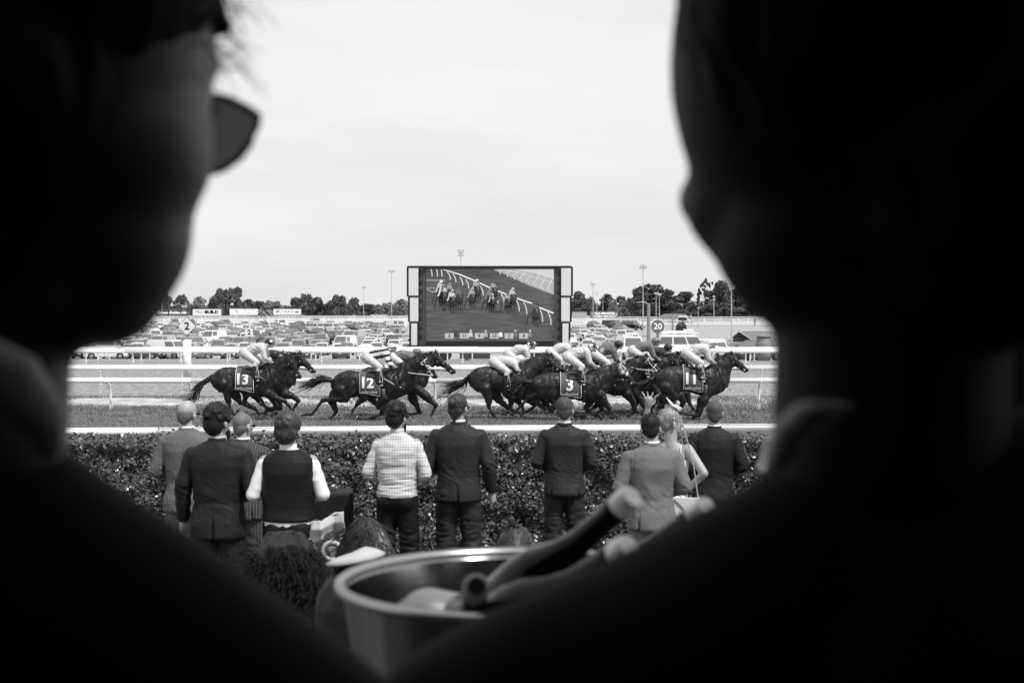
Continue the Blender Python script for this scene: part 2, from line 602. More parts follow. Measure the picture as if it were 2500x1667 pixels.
# ================================================================ BIG SCREEN
def big_screen():
    Y = 100.0
    k = 1 / ppm(Y)
    x0, z0 = W(993, 845, Y).x, W(993, 845, Y).z
    def P(px, py):
        w = W(px, py, Y); return w.x - xc, w.z - gz
    gz = ground_z(Y)
    xc = W(1196, 700, Y).x
    root = empty('video_screen', (xc, Y, gz), 0, 'giant outdoor video screen on a trailer showing the horse race', 'screen')
    fr = mat('screen_frame', .012, .5, .4, var=.2, scale=.7)
    fr2 = mat('screen_frame_side', .05, .5, .4, var=.2, scale=.9)
    panel = mat('white_side_panel', .62, .6, .3, var=.03, scale=.6)
    a = P(1032, 649); b_ = P(1362, 850)
    w, h = b_[0] - a[0], a[1] - b_[1]
    q = MB(); q.box(((a[0] + b_[0]) / 2, .35, (a[1] + b_[1]) / 2), (w, .5, h)); q.build('cabinet', fr, root)
    # bezel bars proud of the picture
    def bar(p0, p1, y, d, m, name):
        A, B = P(*p0), P(*p1)
        q = MB(); q.box(((A[0] + B[0]) / 2, y, (A[1] + B[1]) / 2), (B[0] - A[0], d, A[1] - B[1])); return q.build(name, m, root)
    bar((995, 649.5), (1396, 656.5), -.05, .5, fr, 'top_beam')
    bar((1033, 833.5), (1361, 845), .0, .24, fr, 'bottom_beam')
    bar((1022, 657), (1039.5, 842), .0, .26, fr2, 'side_frame')
    bar((1352.5, 657), (1369, 842), .0, .26, fr2, 'side_frame')
    for (l, r) in (((993.5, 1024), (1, 0)), ((1368, 1398.5), (0, 1))):
        for i, (t, bt, cut) in enumerate(((652, 724, 0), (724, 786.5, 3), (786.5, 846, 6))):
            L, R = l[0] + cut * r[0], l[1] - cut * r[1]
            bar((L, t), (R, bt - .3), -.12 + .02 * i, .3, fr, 'wing_frame')
            if r[0]: bar((L + 5, t + 3), (R - 2 - (3 if i == 2 else 0), bt - 2.5), -.29 + .02 * i, .05, panel, 'wing_panel')
            else: bar((L + 2 + (3 if i == 2 else 0), t + 3), (R - 5, bt - 2.5), -.29 + .02 * i, .05, panel, 'wing_panel')
    # struts with small fittings between picture and wings
    for (xa) in (1028, 1364):
        for yy in range(664, 840, 22):
            bar((xa - 3, yy), (xa + 3, yy + 9), -.15, .04, fr, 'clamp')
    # trailer under it
    q = MB()
    q.box((0, .6, .95), (11.6, 2.2, .28)); q.box((0, .6, .62), (11.2, 1.6, .2))
    q.build('trailer_deck', fr, root)
    for x in (-4.4, -3.1, 3.2, 4.5):
        q = MB(); q.cyl((x, -.35, .42), (x, -.05, .42), .42, n=16); q.build('wheel', M['rubber'], root)
    for x in (-5.3, -1.6, 1.6, 5.3):
        q = MB(); q.box((x, -.4, .45), (.16, .16, .9)); q.box((x, -.4, .04), (.5, .5, .08)); q.build('outrigger', M['grey_metal'], root)
    q = MB(); q.box((-1.0, -.4, .6), (2.2, .7, .9)); q.build('equipment_case', fr2, root)
    q = MB(); q.box((2.4, -.3, .5), (1.2, .6, .6)); q.build('equipment_case', fr2, root)
    q = MB(); q.tube([P(1190, 847.5) and (P(1190, 846)[0], -.3, P(1190, 848)[1]), (P(1368, 847)[0], -.3, P(1368, 847)[1])], .07, 6); q.build('tow_pole', M['pale_metal'], root)
    # picture: flat graphics in thin layers
    Z4 = lambda x, y: P(960 + x * .20408, 600 + y * .20408)
    ems = {}
    def em(v):
        if v not in ems:
            m = bpy.data.materials.new('screen_light'); m.use_nodes = True
            bs = m.node_tree.nodes['Principled BSDF']
            bs.inputs['Base Color'].default_value = (.01, .01, .01, 1); bs.inputs['Roughness'].default_value = .6
            bs.inputs['Emission Color'].default_value = (v, v, v, 1); bs.inputs['Emission Strength'].default_value = 1.0
            ems[v] = m
        return ems[v]
    turf = em(.08)
    t = turf.node_tree; bs = t.nodes['Principled BSDF']
    co = t.nodes.new('ShaderNodeTexCoord'); mp_ = t.nodes.new('ShaderNodeMapping')
    mp_.inputs['Rotation'].default_value = (0, math.radians(18), 0); mp_.inputs['Scale'].default_value = (.35, 1, 3.2)
    nz = t.nodes.new('ShaderNodeTexNoise'); nz.inputs['Scale'].default_value = 2.2; nz.inputs['Detail'].default_value = 8
    mr_ = t.nodes.new('ShaderNodeMapRange'); mr_.inputs['From Min'].default_value = .3; mr_.inputs['From Max'].default_value = .7
    mr_.inputs['To Min'].default_value = .045; mr_.inputs['To Max'].default_value = .11
    t.links.new(co.outputs['Object'], mp_.inputs[0]); t.links.new(mp_.outputs[0], nz.inputs[0]); t.links.new(nz.outputs[0], mr_.inputs[0])
    t.links.new(mr_.outputs[0], bs.inputs['Emission Color'])
    pic = MB()
    c0, c1 = Z4(392, 280), Z4(1922, 1140)
    pic.box(((c0[0] + c1[0]) / 2, .085, (c0[1] + c1[1]) / 2), (c1[0] - c0[0], .02, c0[1] - c1[1]))
    pic = pic.build('picture', turf, root)
    lay = [0]
    cur = {}
    def poly(pts, v, layer):
        b = cur.setdefault((v, layer), MB())
        p = [Z4(min(max(x, 393), 1921), min(max(y, 281), 1139)) for x, y in pts]
        y = .072 - .004 * layer
        n = len(p)
        b.add([(a[0], y, a[1]) for a in p], [tuple(range(n))])
    def line(pts, w, v, layer):
        for (x1, y1), (x2, y2) in zip(pts, pts[1:]):
            d = Vector((x2 - x1, y2 - y1)); 
            if d.length == 0: continue
            d.normalize(); nx, ny = -d.y * w / 2, d.x * w / 2
            poly([(x1 + nx, y1 + ny), (x2 + nx, y2 + ny), (x2 - nx, y2 - ny), (x1 - nx, y1 - ny)], v, layer)
    def disc(x, y, rx, ry, v, layer, n=12, rot=0):
        c, s = math.cos(rot), math.sin(rot)
        poly([(x + rx * math.cos(a) * c - ry * math.sin(a) * s, y + rx * math.cos(a) * s + ry * math.sin(a) * c)
              for a in [2 * math.pi * i / n for i in range(n)]], v, layer)
    # pale far track with rail, top right
    poly([(1200, 281), (1921, 281), (1921, 590), (1640, 480), (1430, 385)], .42, 1)
    poly([(1420, 281), (1921, 281), (1921, 400), (1700, 330)], .6, 2)
    for i in range(9): line([(1250 + i * 84, 300 + i * 33), (1330 + i * 84, 281 + i * 12)], 5, .8, 3)
    line([(1200, 290), (1430, 370), (1640, 470), (1921, 585)], 6, .25, 3)
    line([(1300, 281), (1600, 345), (1921, 445)], 5, .75, 3)
    for i in range(8): line([(1278 + i * 85, 315 + i * 30), (1282 + i * 85, 345 + i * 30)], 9, .7, 4)
    # shadow line and main rail
    line([(400, 300), (640, 400), (1000, 545)], 6, .05, 1)
    line([(600, 281), (800, 345), (1000, 430), (1130, 490), (1440, 615), (1660, 690)], 15, .85, 3)
    line([(1740, 735), (1921, 805)], 17, .85, 3)
    for (x, y) in ((455, 281), (520, 281), (575, 283), (645, 310), (712, 335), (795, 370), (865, 400), (1040, 480), (1215, 560), (1290, 575), (1470, 645), (1560, 675), (1750, 755), (1850, 790)):
        L = 95 + (y - 280) * .12
        line([(x, y), (x + 22, y + L * .3), (x + 36, y + L * .65), (x + 38, y + L)] if y > 290 else [(x, y), (x + 8, y + 50), (x + 10, y + 85)], 11, .7, 3)
    line([(393, 412), (620, 412)], 14, .3, 2); line([(400, 520), (450, 545), (520, 552)], 14, .32, 2); line([(400, 505), (470, 500), (520, 515)], 12, .3, 2)
    # field of horses seen from the front: dark bodies, pale riders
    def racer(x, y, s, cap, silk, v=.022):
        disc(x, y + 95 * s, 42 * s, 75 * s, v, 5)
        disc(x + 8 * s, y + 60 * s, 26 * s, 62 * s, v, 6)
        for dx, ll in ((-30, 190), (-12, 215), (12, 225), (32, 195)):
            line([(x + dx * s, y + 130 * s), (x + dx * 1.1 * s, y + (ll - 30) * s), (x + (dx + 6) * s, y + ll * s)], 13 * s, v, 5)
        line([(x - 40 * s, y + 80 * s), (x - 75 * s, y + 150 * s), (x - 85 * s, y + 210 * s)], 14 * s, v * 1.4, 4)
        disc(x - 6 * s, y + 30 * s, 30 * s, 26 * s, silk, 7, rot=.4)
        line([(x - 30 * s, y + 35 * s), (x - 40 * s, y + 78 * s), (x - 50 * s, y + 95 * s)], 14 * s, silk, 7)
        line([(x + 18 * s, y + 35 * s), (x + 26 * s, y + 58 * s)], 12 * s, silk, 7)
        disc(x + 2 * s, y - 2 * s, 16 * s, 17 * s, cap, 8)
        disc(x + 5 * s, y + 10 * s, 9 * s, 8 * s, .06, 9)
        disc(x + 60 * s, y + 220 * s, 80 * s, 12 * s, .05, 1)
        disc(x + 12 * s, y + 70 * s, 11 * s, 26 * s, .05, 8); line([(x + 4 * s, y + 62 * s), (x + 22 * s, y + 92 * s)], 4 * s, .35, 9)
    for a in ((572, 445, 1.1, .75, .5), (680, 470, .95, .25, .3), (600, 490, 1.15, .2, .65), (790, 525, 1.0, .12, .15), (705, 555, 1.05, .5, .6),
              (1000, 430, 1.05, .75, .35), (945, 530, .95, .45, .35), (1205, 450, 1.0, .1, .3), (1160, 540, 1.05, .25, .2), (1185, 600, .8, .6, .5),
              (1430, 530, 1.0, .55, .5), (1370, 585, .95, .1, .35), (1705, 690, 1.15, .06, .1)):
        racer(a[0], a[1] - 12, a[2] * 1.14, a[3], a[4], .014)
    # caption strip: number boxes and rider's silks
    for x, num, silk, cap in ((617, '2', .02, .03), (797, '11', .6, .7), (976, '9', .55, .5), (1156, '13', .8, .1), (1332, '7', .14, .5), (1508, '4', .22, .6)):
        poly([(x, 1045), (x + 107, 1045), (x + 107, 1110), (x, 1110)], .45, 6)
        poly([(x + 3, 1048), (x + 104, 1048), (x + 104, 1078), (x + 3, 1078)], .5, 7)
        xs = x + 130
        poly([(xs - 20, 1036), (xs + 18, 1036), (xs + 26, 1088), (xs + 18, 1090), (xs + 15, 1060), (xs + 15, 1088), (xs - 17, 1088), (xs - 17, 1060), (xs - 20, 1088), (xs - 25, 1086)], silk, 6)
        disc(xs, 1018, 14, 12, cap, 6)
        if num == '9':
            for q in range(4): line([(xs - 18, 1046 + q * 12), (xs, 1040 + q * 12), (xs + 18, 1046 + q * 12)], 4, .08, 7)
        cx, cy = Z4(x + 53, 1078)
        text_on(num, .34, M['black_ink'], pic, (cx, .072 - .034, cy), 'lettering', bold=.008, extr=.002)
    for (v, layer), b in cur.items():
        b.build('picture_detail', em(v), pic)
big_screen()

# ================================================================ LIGHT POLES, SIGNS, TOWERS
def light_pole(px, ytop, Y, heads, label, w=.28, ybase=None):
    gz = W(px, ybase, Y).z if ybase else ground_z(Y)
    b = W(px, 700, Y); zt = W(px, ytop, Y).z
    root = empty('floodlight_pole', (b.x, Y, gz), 0, label, 'light pole', 'tall floodlight poles round the course')
    h = zt - gz
    q = MB(); q.tube([(0, 0, 0), (0, 0, h * .5), (0, 0, h)], [w * .3, w * .24, w * .16], 8); q.build('pole', M['pale_metal'], root)
    heads = [(a * .6, b_) for a, b_ in heads]
    for (dx, dz) in heads:
        q = MB(); q.box((dx, -.1, h + dz), (.4 * w / .28, .4, .34 * w / .28)); hd = q.build('floodlight', M['grey_metal'], root)
        q = MB(); q.box((dx, -.33, h + dz), (.3 * w / .28, .04, .25 * w / .28)); q.build('lens', M['lamp_lens'], hd)
    if heads:
        mxx = max(abs(d[0]) for d in heads)
        q = MB(); q.box((0, 0, h - .1), (2 * mxx + .2, .12, .12)); q.build('crossarm', M['grey_metal'], root)
light_pole(1125, 616, 260, [(-.55, .3), (.55, .3), (-.55, -.5), (.55, -.5)], 'floodlight pole rising behind the top of the big screen', .3)
light_pole(956, 663, 320, [(-.7, .1), (.7, .1)], 'tall thin floodlight pole close left of the big screen', .34)
light_pole(888, 702, 420, [(-.5, 0), (.5, 0)], 'shorter floodlight pole well left of the big screen, before the trees', .36)
light_pole(1570, 654, 250, [(-.6, .1), (.6, .1), (0, .35)], 'tallest floodlight pole right of the big screen', .36)
light_pole(1448, 694, 330, [(-.5, 0), (.5, 0)], 'floodlight pole nearest to the right edge of the big screen', .34)
light_pole(1457, 715, 420, [(.4, 0)], 'short single-lamp pole right beside a taller pole, right of the big screen', .3)
light_pole(1472, 722, 420, [(0, 0)], 'plain low pole in front of the layered cedar', .3)
light_pole(1602, 716, 360, [(-.4, 0), (.4, 0)], 'left one of two poles in front of the huge round fig trees', .4)
light_pole(1610, 719, 360, [(-.4, 0), (.4, 0)], 'right one of two poles in front of the huge round fig trees', .4)
light_pole(1786, 672, 230, [(-.6, .1), (.6, .1)], 'thick floodlight pole at the right beside the dark silhouette', .4)
light_pole(395, 726, 300, [(-.4, .0)], 'pole at the left beside the dark billboard', .34)
light_pole(1743, 724, 380, [(0, 0)], 'slim pole by the white flat roof', .4)
light_pole(1705, 752, 300, [(0, 0)], 'small pole below the white flat roof, first of two', .25)

def lamp_with_arm():
    Y = 118; p = W(1583.5, 840, Y); gz = ground_z(Y)
    root = empty('street_lamp', (p.x, Y, gz), 0, 'grey lamp post with a curved arm left of the round 20 sign', 'street lamp')
    h = W(1583, 741, Y).z - gz
    q = MB(); q.tube([(0, 0, 0), (0, 0, h * .55), (0, 0, h)], [.2, .15, .12], 10); q.build('pole', M['grey_metal'], root)
    q = MB(); q.tube([(0, 0, h - .05), (-.25, 0, h + .08), (-.6, 0, h + .14), (-.75, 0, h + .13)], .035, 6); a = q.build('arm', M['grey_metal'], root)
    q = MB(); q.box((-.85, 0, h + .12), (.35, .15, .08)); q.build('lamp_head', M['grey_metal'], a)
    for z in (h * .42, h * .7):
        q = MB(); q.box((-.3, 0, z), (.5, .12, .1)); q.build('bracket', M['grey_metal'], root)
lamp_with_arm()

def sign_post(px, py, Y, shape, size, txt, tsize, label, dark=False, post_w=.05, pm='grey_metal', sleeve=None):
    c = W(px, py, Y); gz = ground_z(Y)
    root = empty('distance_sign', (c.x, Y, gz), 0, label, 'sign')
    h = c.z - gz
    face = M['sign_dark'] if dark else M['sign_pale']
    n = {'diamond': 4, 'square': 4, 'round': 40}[shape]
    off = {'diamond': 0, 'square': math.pi / 4, 'round': 0}[shape]
    def pl(r): return [(r * math.cos(off + 2 * math.pi * i / n), h + r * math.sin(off + 2 * math.pi * i / n)) for i in range(n)]
    q = MB(); q.prism(pl(size), -.03, .03); q.build('sign_edge', M['white_ink'] if dark else M['black_ink'], root)
    q = MB(); q.prism(pl(size * .93), -.045, -.028); f = q.build('sign_face', face, root)
    text_on(txt, tsize, M['white_ink'] if dark else M['black_ink'], f, (0, -.05, h - .0), bold=.022 * tsize)
    q = MB(); q.cyl((0, .06, 0), (0, .06, h), post_w, n=10); q.build('post', M[pm], root)
    if sleeve:
        q = MB(); q.cyl((0, 0, 0), (0, 0, sleeve[1]), sleeve[0], n=20); q.ell((0, 0, sleeve[1]), (sleeve[0], sleeve[0], .05)); q.build('sleeve', M['white_plastic'], root, smooth=True)
M['sign_dark'] = mat('sign_dark', .13, .5, .4)
M['sign_pale'] = mat('sign_pale', .75, .5, .4)
sign_post(457, 796.5, 62, 'diamond', .415, '2', .46, 'diamond shaped sign with a 2 on a thick white post', sleeve=(.17, 2.9 - 66 / F_PX * 62 - 0))
sign_post(608.5, 811.5, 74, 'square', .315, '2', .36, 'small square sign with a 2 above the rail', sleeve=(.1, 1.2))
sign_post(1606, 797, 104, 'round', .525, '20', .62, 'round dark distance sign with a white 20', dark=True, post_w=.1)

def billboard(x0, y0, x1, y1, Y, label, texts, m, legs=4, double=False):
    a, b = W(x0, y0, Y), W(x1, y1, Y)
    w, h = b.x - a.x, a.z - b.z
    root = empty('billboard', ((a.x + b.x) / 2, Y, ground_z(Y)), 0, label, 'billboard')
    zc = (a.z + b.z) / 2 - ground_z(Y)
    q = MB(); q.box((0, 0, zc), (w, .25, h)); bd = q.build('board', m, root)
    q = MB(); q.box((0, -.16, zc + h / 2 - .05), (w + .1, .08, .12)); q.box((0, -.16, zc - h / 2 + .05), (w + .1, .08, .12)); q.build('frame', M['grey_metal'], root)
    for i in range(legs):
        q = MB(); q.box(((i + .5) / legs * w - w / 2, .25, (zc + h / 2) / 2), (.18, .18, zc + h / 2)); q.build('leg', M['grey_metal'], root)
    for (txt, fx, fz, sz, mm, kw) in texts:
        text_on(txt, sz * h, mm, bd, (fx * w, -.14, zc + fz * h), extr=.01, **kw)
    return root, bd, w, h, zc
M['board_white'] = mat('board_white', .88, .6, .3)
M['board_dark'] = mat('board_dark', .035, .6, .3)
M['board_grey'] = mat('board_grey', .36, .6, .3)
M['ink_grey'] = mat('ink_grey', .42, .6, .2)
M['ink_mid'] = mat('ink_mid', .3, .6, .2)
billboard(380, 756, 455, 771, 440, 'dark billboard with white flowing script at the far left', [('Crown Golden Ale', .02, .02, .62, M['white_ink'], dict(font_shear=.3, bold=.05, sx=.98))], M['board_dark'])
r_, bd, w, h, zc = billboard(471, 754, 540, 770, 440, 'white billboard with bold grey and black capitals, second from the left',
    [('PRO', -.255, 0, .62, M['ink_grey'], dict(bold=.09, sx=1.25)), ('BUILD', .165, 0, .62, M['black_ink'], dict(bold=.09, sx=1.2))], M['board_white'])
r_, bd, w, h, zc = billboard(561, 753, 629, 769.5, 440, 'white billboard with a faint horse head emblem and two lines of pale letters',
    [('RACING', .2, .2, .42, M['ink_grey'], dict(font_shear=.25, sx=1.1)), ('.COM', .12, -.24, .42, M['ink_grey'], dict(font_shear=.25, sx=1.1))], M['board_white'])
q = MB()
q.prism([(-.33 * w, zc + .28 * h), (-.25 * w, zc + .3 * h), (-.2 * w, zc + .1 * h), (-.15 * w, zc + .12 * h), (-.22 * w, zc - .02 * h), (-.2 * w, zc - .35 * h), (-.25 * w, zc - .3 * h), (-.24 * w, zc - .05 * h), (-.3 * w, zc + .05 * h)], -.15, -.13)
q.build('emblem', M['ink_grey'], bd)
r_, bd, w, h, zc = billboard(668, 753.5, 735, 769, 440, 'white billboard with thin dark capitals and a small running horse',
    [('P', -.36, -.02, .8, M['black_ink'], {}), ('OLYTRACK', -.06, 0, .58, M['black_ink'], dict(sx=.92))], M['board_white'])
q = MB()
q.prism([(.27 * w, zc - .02 * h), (.33 * w, zc + .1 * h), (.38 * w, zc + .08 * h), (.43 * w, zc + .18 * h), (.41 * w, zc), (.37 * w, zc - .22 * h), (.35 * w, zc - .05 * h), (.29 * w, zc - .2 * h)], -.15, -.13)
q.build('emblem', M['black_ink'], bd)
billboard(1397, 761, 1432, 777, 400, 'blank pale grey billboard at the right edge of the big screen', [], M['board_grey'])
r_, bd, w, h, zc = billboard(1440.5, 760.5, 1509, 776.5, 400, 'grey billboard with two lines of white capitals right of the big screen',
    [('TILE IMPORTER', .02, .18, .46, M['white_ink'], dict(bold=.05, sx=1.0)), ('TIMBER MERCHANT', .02, -.26, .38, M['white_ink'], dict(bold=.03, sx=1.0))], M['sign_dark'])
q = MB(); q.prism([(-.45 * w, zc + .1 * h), (-.41 * w, zc + .3 * h), (-.37 * w, zc + .1 * h), (-.41 * w, zc - .1 * h)], -.15, -.13); q.prism([(.41 * w, zc + .3 * h), (.46 * w, zc + .3 * h), (.47 * w, zc - .2 * h), (.43 * w, zc - .3 * h)], -.15, -.13)
q.build('emblem', M['ink_grey'], bd)
# little blank sign above the dark billboard
billboard(443, 744, 457, 751, 470, 'small blank panel on posts standing above the dark billboard', [], M['board_grey'], 2)

def camera_tower():
    Y = 178; gz = ground_z(Y); c = W(1664, 812, Y)
    root = empty('camera_tower', (c.x, Y, gz), 0, 'covered camera on a raised platform inside a pale arched frame', 'camera tower')
    X = lambda px: W(px, 800, Y).x - c.x
    Z = lambda py: W(1664, py, Y).z - gz
    q = MB(); q.tube([(X(1642), 0, 0), (X(1642), 0, Z(765))], .12, 8); q.build('pole', M['grey_metal'], root)
    q = MB(); q.tube([(X(1687), 0, 0), (X(1687), 0, Z(768))], .08, 8); q.build('pole', M['pale_metal'], root)
    q = MB(); q.tube([(X(1653), 0, Z(783)), (X(1657), 0, Z(773)), (X(1675), 0, Z(773)), (X(1684), 0, Z(785)), (X(1686), 0, Z(812))], .09, 8); q.build('arch_frame', M['white_paint'], root)
    q = MB(); q.box((X(1663), 0, Z(815)), (2.4, 1.6, .3)); q.build('platform', M['grey_metal'], root)
    for dx in (-1, 1):
        for dy in (-.6, .6):
            q = MB(); q.box((X(1663) + dx, dy, Z(815) / 2), (.12, .12, Z(815))); q.build('leg', M['grey_metal'], root)
    q = MB()
    q.loft([[(X(1663) + a * s, b * s * .7, z) for a, b in ((-.75, -.6), (.75, -.6), (.75, .6), (-.75, .6))] for s, z in ((1.0, Z(813)), (.9, Z(804)), (.82, Z(795)), (.55, Z(789)), (.3, Z(787)))])
    q.skin('camera_cover', mat('black_tarpaulin', .015, .5, .4), root, .08, 2, wrinkle(.08, 2.5, 3))
    q = MB(); q.cyl((X(1667), 0, Z(789)), (X(1667), 0, Z(783)), .09, n=8); q.box((X(1666), 0, Z(779)), (.75, .4, .35)); q.box((X(1659), 0, Z(778)), (.3, .3, .28)); q.box((X(1673), 0, Z(780)), (.3, .3, .28)); q.build('camera_head', M['black_metal'], root)
camera_tower()
# ================================================================ TREES AND FAR BUILDINGS
M['bark'] = mat('bark', .16, .9, .1, var=.3, scale=2)
M['bark_pale'] = mat('bark_pale', .5, .8, .2, var=.2, scale=1)
LEAF = {k: mat('foliage_' + k, v, .75, .25, var=.45, scale=.35, detail=5) for k, v in
        dict(dark=.12, mid=.16, pale=.26, fig=.10, poplar=.26).items()}

def crown_mesh(kind, seed):
    """unit tree: height 1, radius about .5; clumps of leaf-sized faces"""
    r = np.random.default_rng(seed)
    cl = []
    size = .06; n_per = 190
    if kind == 'broad':
        for i in range(40):
            a = r.uniform(0, 2 * math.pi); rr = r.uniform(0, .42) ; z = r.uniform(.1, .88)
            rr *= math.sin(min(1, (1.05 - z) * 1.9) * math.pi / 2) + .15
            cl.append((rr * math.cos(a), rr * math.sin(a), z, r.uniform(.09, .17)))
        leaf = 'dark'
    elif kind == 'gum':
        for i in range(30):
            a = r.uniform(0, 2 * math.pi); rr = r.uniform(.05, .42); z = r.uniform(.3, .93)
            cl.append((rr * math.cos(a), rr * math.sin(a), z, r.uniform(.06, .12)))
        leaf = 'mid'; size = .05; n_per = 150
    elif kind == 'pale':
        for i in range(36):
            a = r.uniform(0, 2 * math.pi); rr = r.uniform(0, .46); z = r.uniform(.08, .88)
            rr *= math.sqrt(max(.05, 1 - ((z - .45) / .55) ** 2))
            cl.append((rr * math.cos(a), rr * math.sin(a), z, r.uniform(.09, .14)))
        leaf = 'pale'; size = .042; n_per = 170
    elif kind == 'fig':
        for i in range(46):
            a = r.uniform(0, 2 * math.pi); z = r.uniform(.1, .86)
            rr = .46 * math.sqrt(max(.02, 1 - ((z - .15) / .85) ** 2)) * r.uniform(.55, 1)
            cl.append((rr * math.cos(a), rr * math.sin(a), z, r.uniform(.09, .15)))
        leaf = 'fig'; size = .045; n_per = 190
    elif kind == 'poplar':
        for i in range(22):
            z = .08 + .9 * i / 22; a = r.uniform(0, 2 * math.pi); rr = r.uniform(0, .16) * (1 - z * .6)
            cl.append((rr * math.cos(a), rr * math.sin(a), z, .14 * (1.15 - z) + .03))
        leaf = 'poplar'; size = .045; n_per = 120
    elif kind == 'cedar':
        for i in range(9):
            z = .22 + .72 * i / 9; w = .42 * (1.08 - z) + .06
            for k in range(5):
                a = r.uniform(0, 2 * math.pi); rr = w * r.uniform(.3, .95)
                cl.append((rr * math.cos(a), rr * math.sin(a), z + r.uniform(-.02, .02), -(.09 + .05 * (1 - z))))
        leaf = 'fig'; size = .045; n_per = 130
    elif kind == 'bunya':
        for i in range(60):
            a = r.uniform(0, 2 * math.pi); z = r.uniform(.35, 1.0)
            rr = .44 * math.sqrt(max(.0, 1 - ((z - .5) / .5) ** 2)) * r.uniform(.85, 1)
            cl.append((rr * math.cos(a), rr * math.sin(a), z, r.uniform(.035, .055)))
        for i in range(8): cl.append((r.uniform(-.1, .1), r.uniform(-.1, .1), r.uniform(.3, .7), .09))
        leaf = 'fig'; size = .03; n_per = 80
    pts = []
    for (x, y, z, s) in cl:
        fl = 1.0
        if s < 0: s = -s; fl = .28
        q = r.normal(size=(n_per, 3)); q /= np.linalg.norm(q, axis=1)[:, None]
        q *= (s * r.uniform(.45, 1.08, n_per) ** .6)[:, None]
        q[:, 2] *= fl * (1.0 if kind in ('poplar',) else .8)
        pts.append(q + np.array([x, y, z]))
    c = np.concatenate(pts)
    return quads_cloud('crown', c, size, LEAF[leaf], aspect=1.5), cl
TREE = {}
for k in ('broad', 'gum', 'pale', 'fig', 'poplar', 'cedar', 'bunya'):
    for s in range(2 if k in ('broad', 'gum', 'pale', 'fig') else 1):
        me, cl = crown_mesh(k, 20 + s)
        t = MB()
        tr = .035 if k == 'gum' else (.022 if k in ('poplar', 'bunya') else .04)
        lean = .03
        t.tube([(0, 0, 0), (lean, 0, .25), (lean * .6, 0, .5), (lean, .01, .72)], [tr, tr * .8, tr * .6, tr * .25], 7)
        for (x, y, z, q) in cl[::2][:9]:
            zz = max(.15, z * .55)
            t.tube([(lean * .8, 0, zz), (x * .6, y * .6, (zz + z) / 2 + .02), (x, y, z)], [tr * .4, tr * .25, tr * .1], 5)
        TREE[(k, s)] = (me, t.mesh('trunk', M['bark_pale'] if k == 'gum' else M['bark'], True))
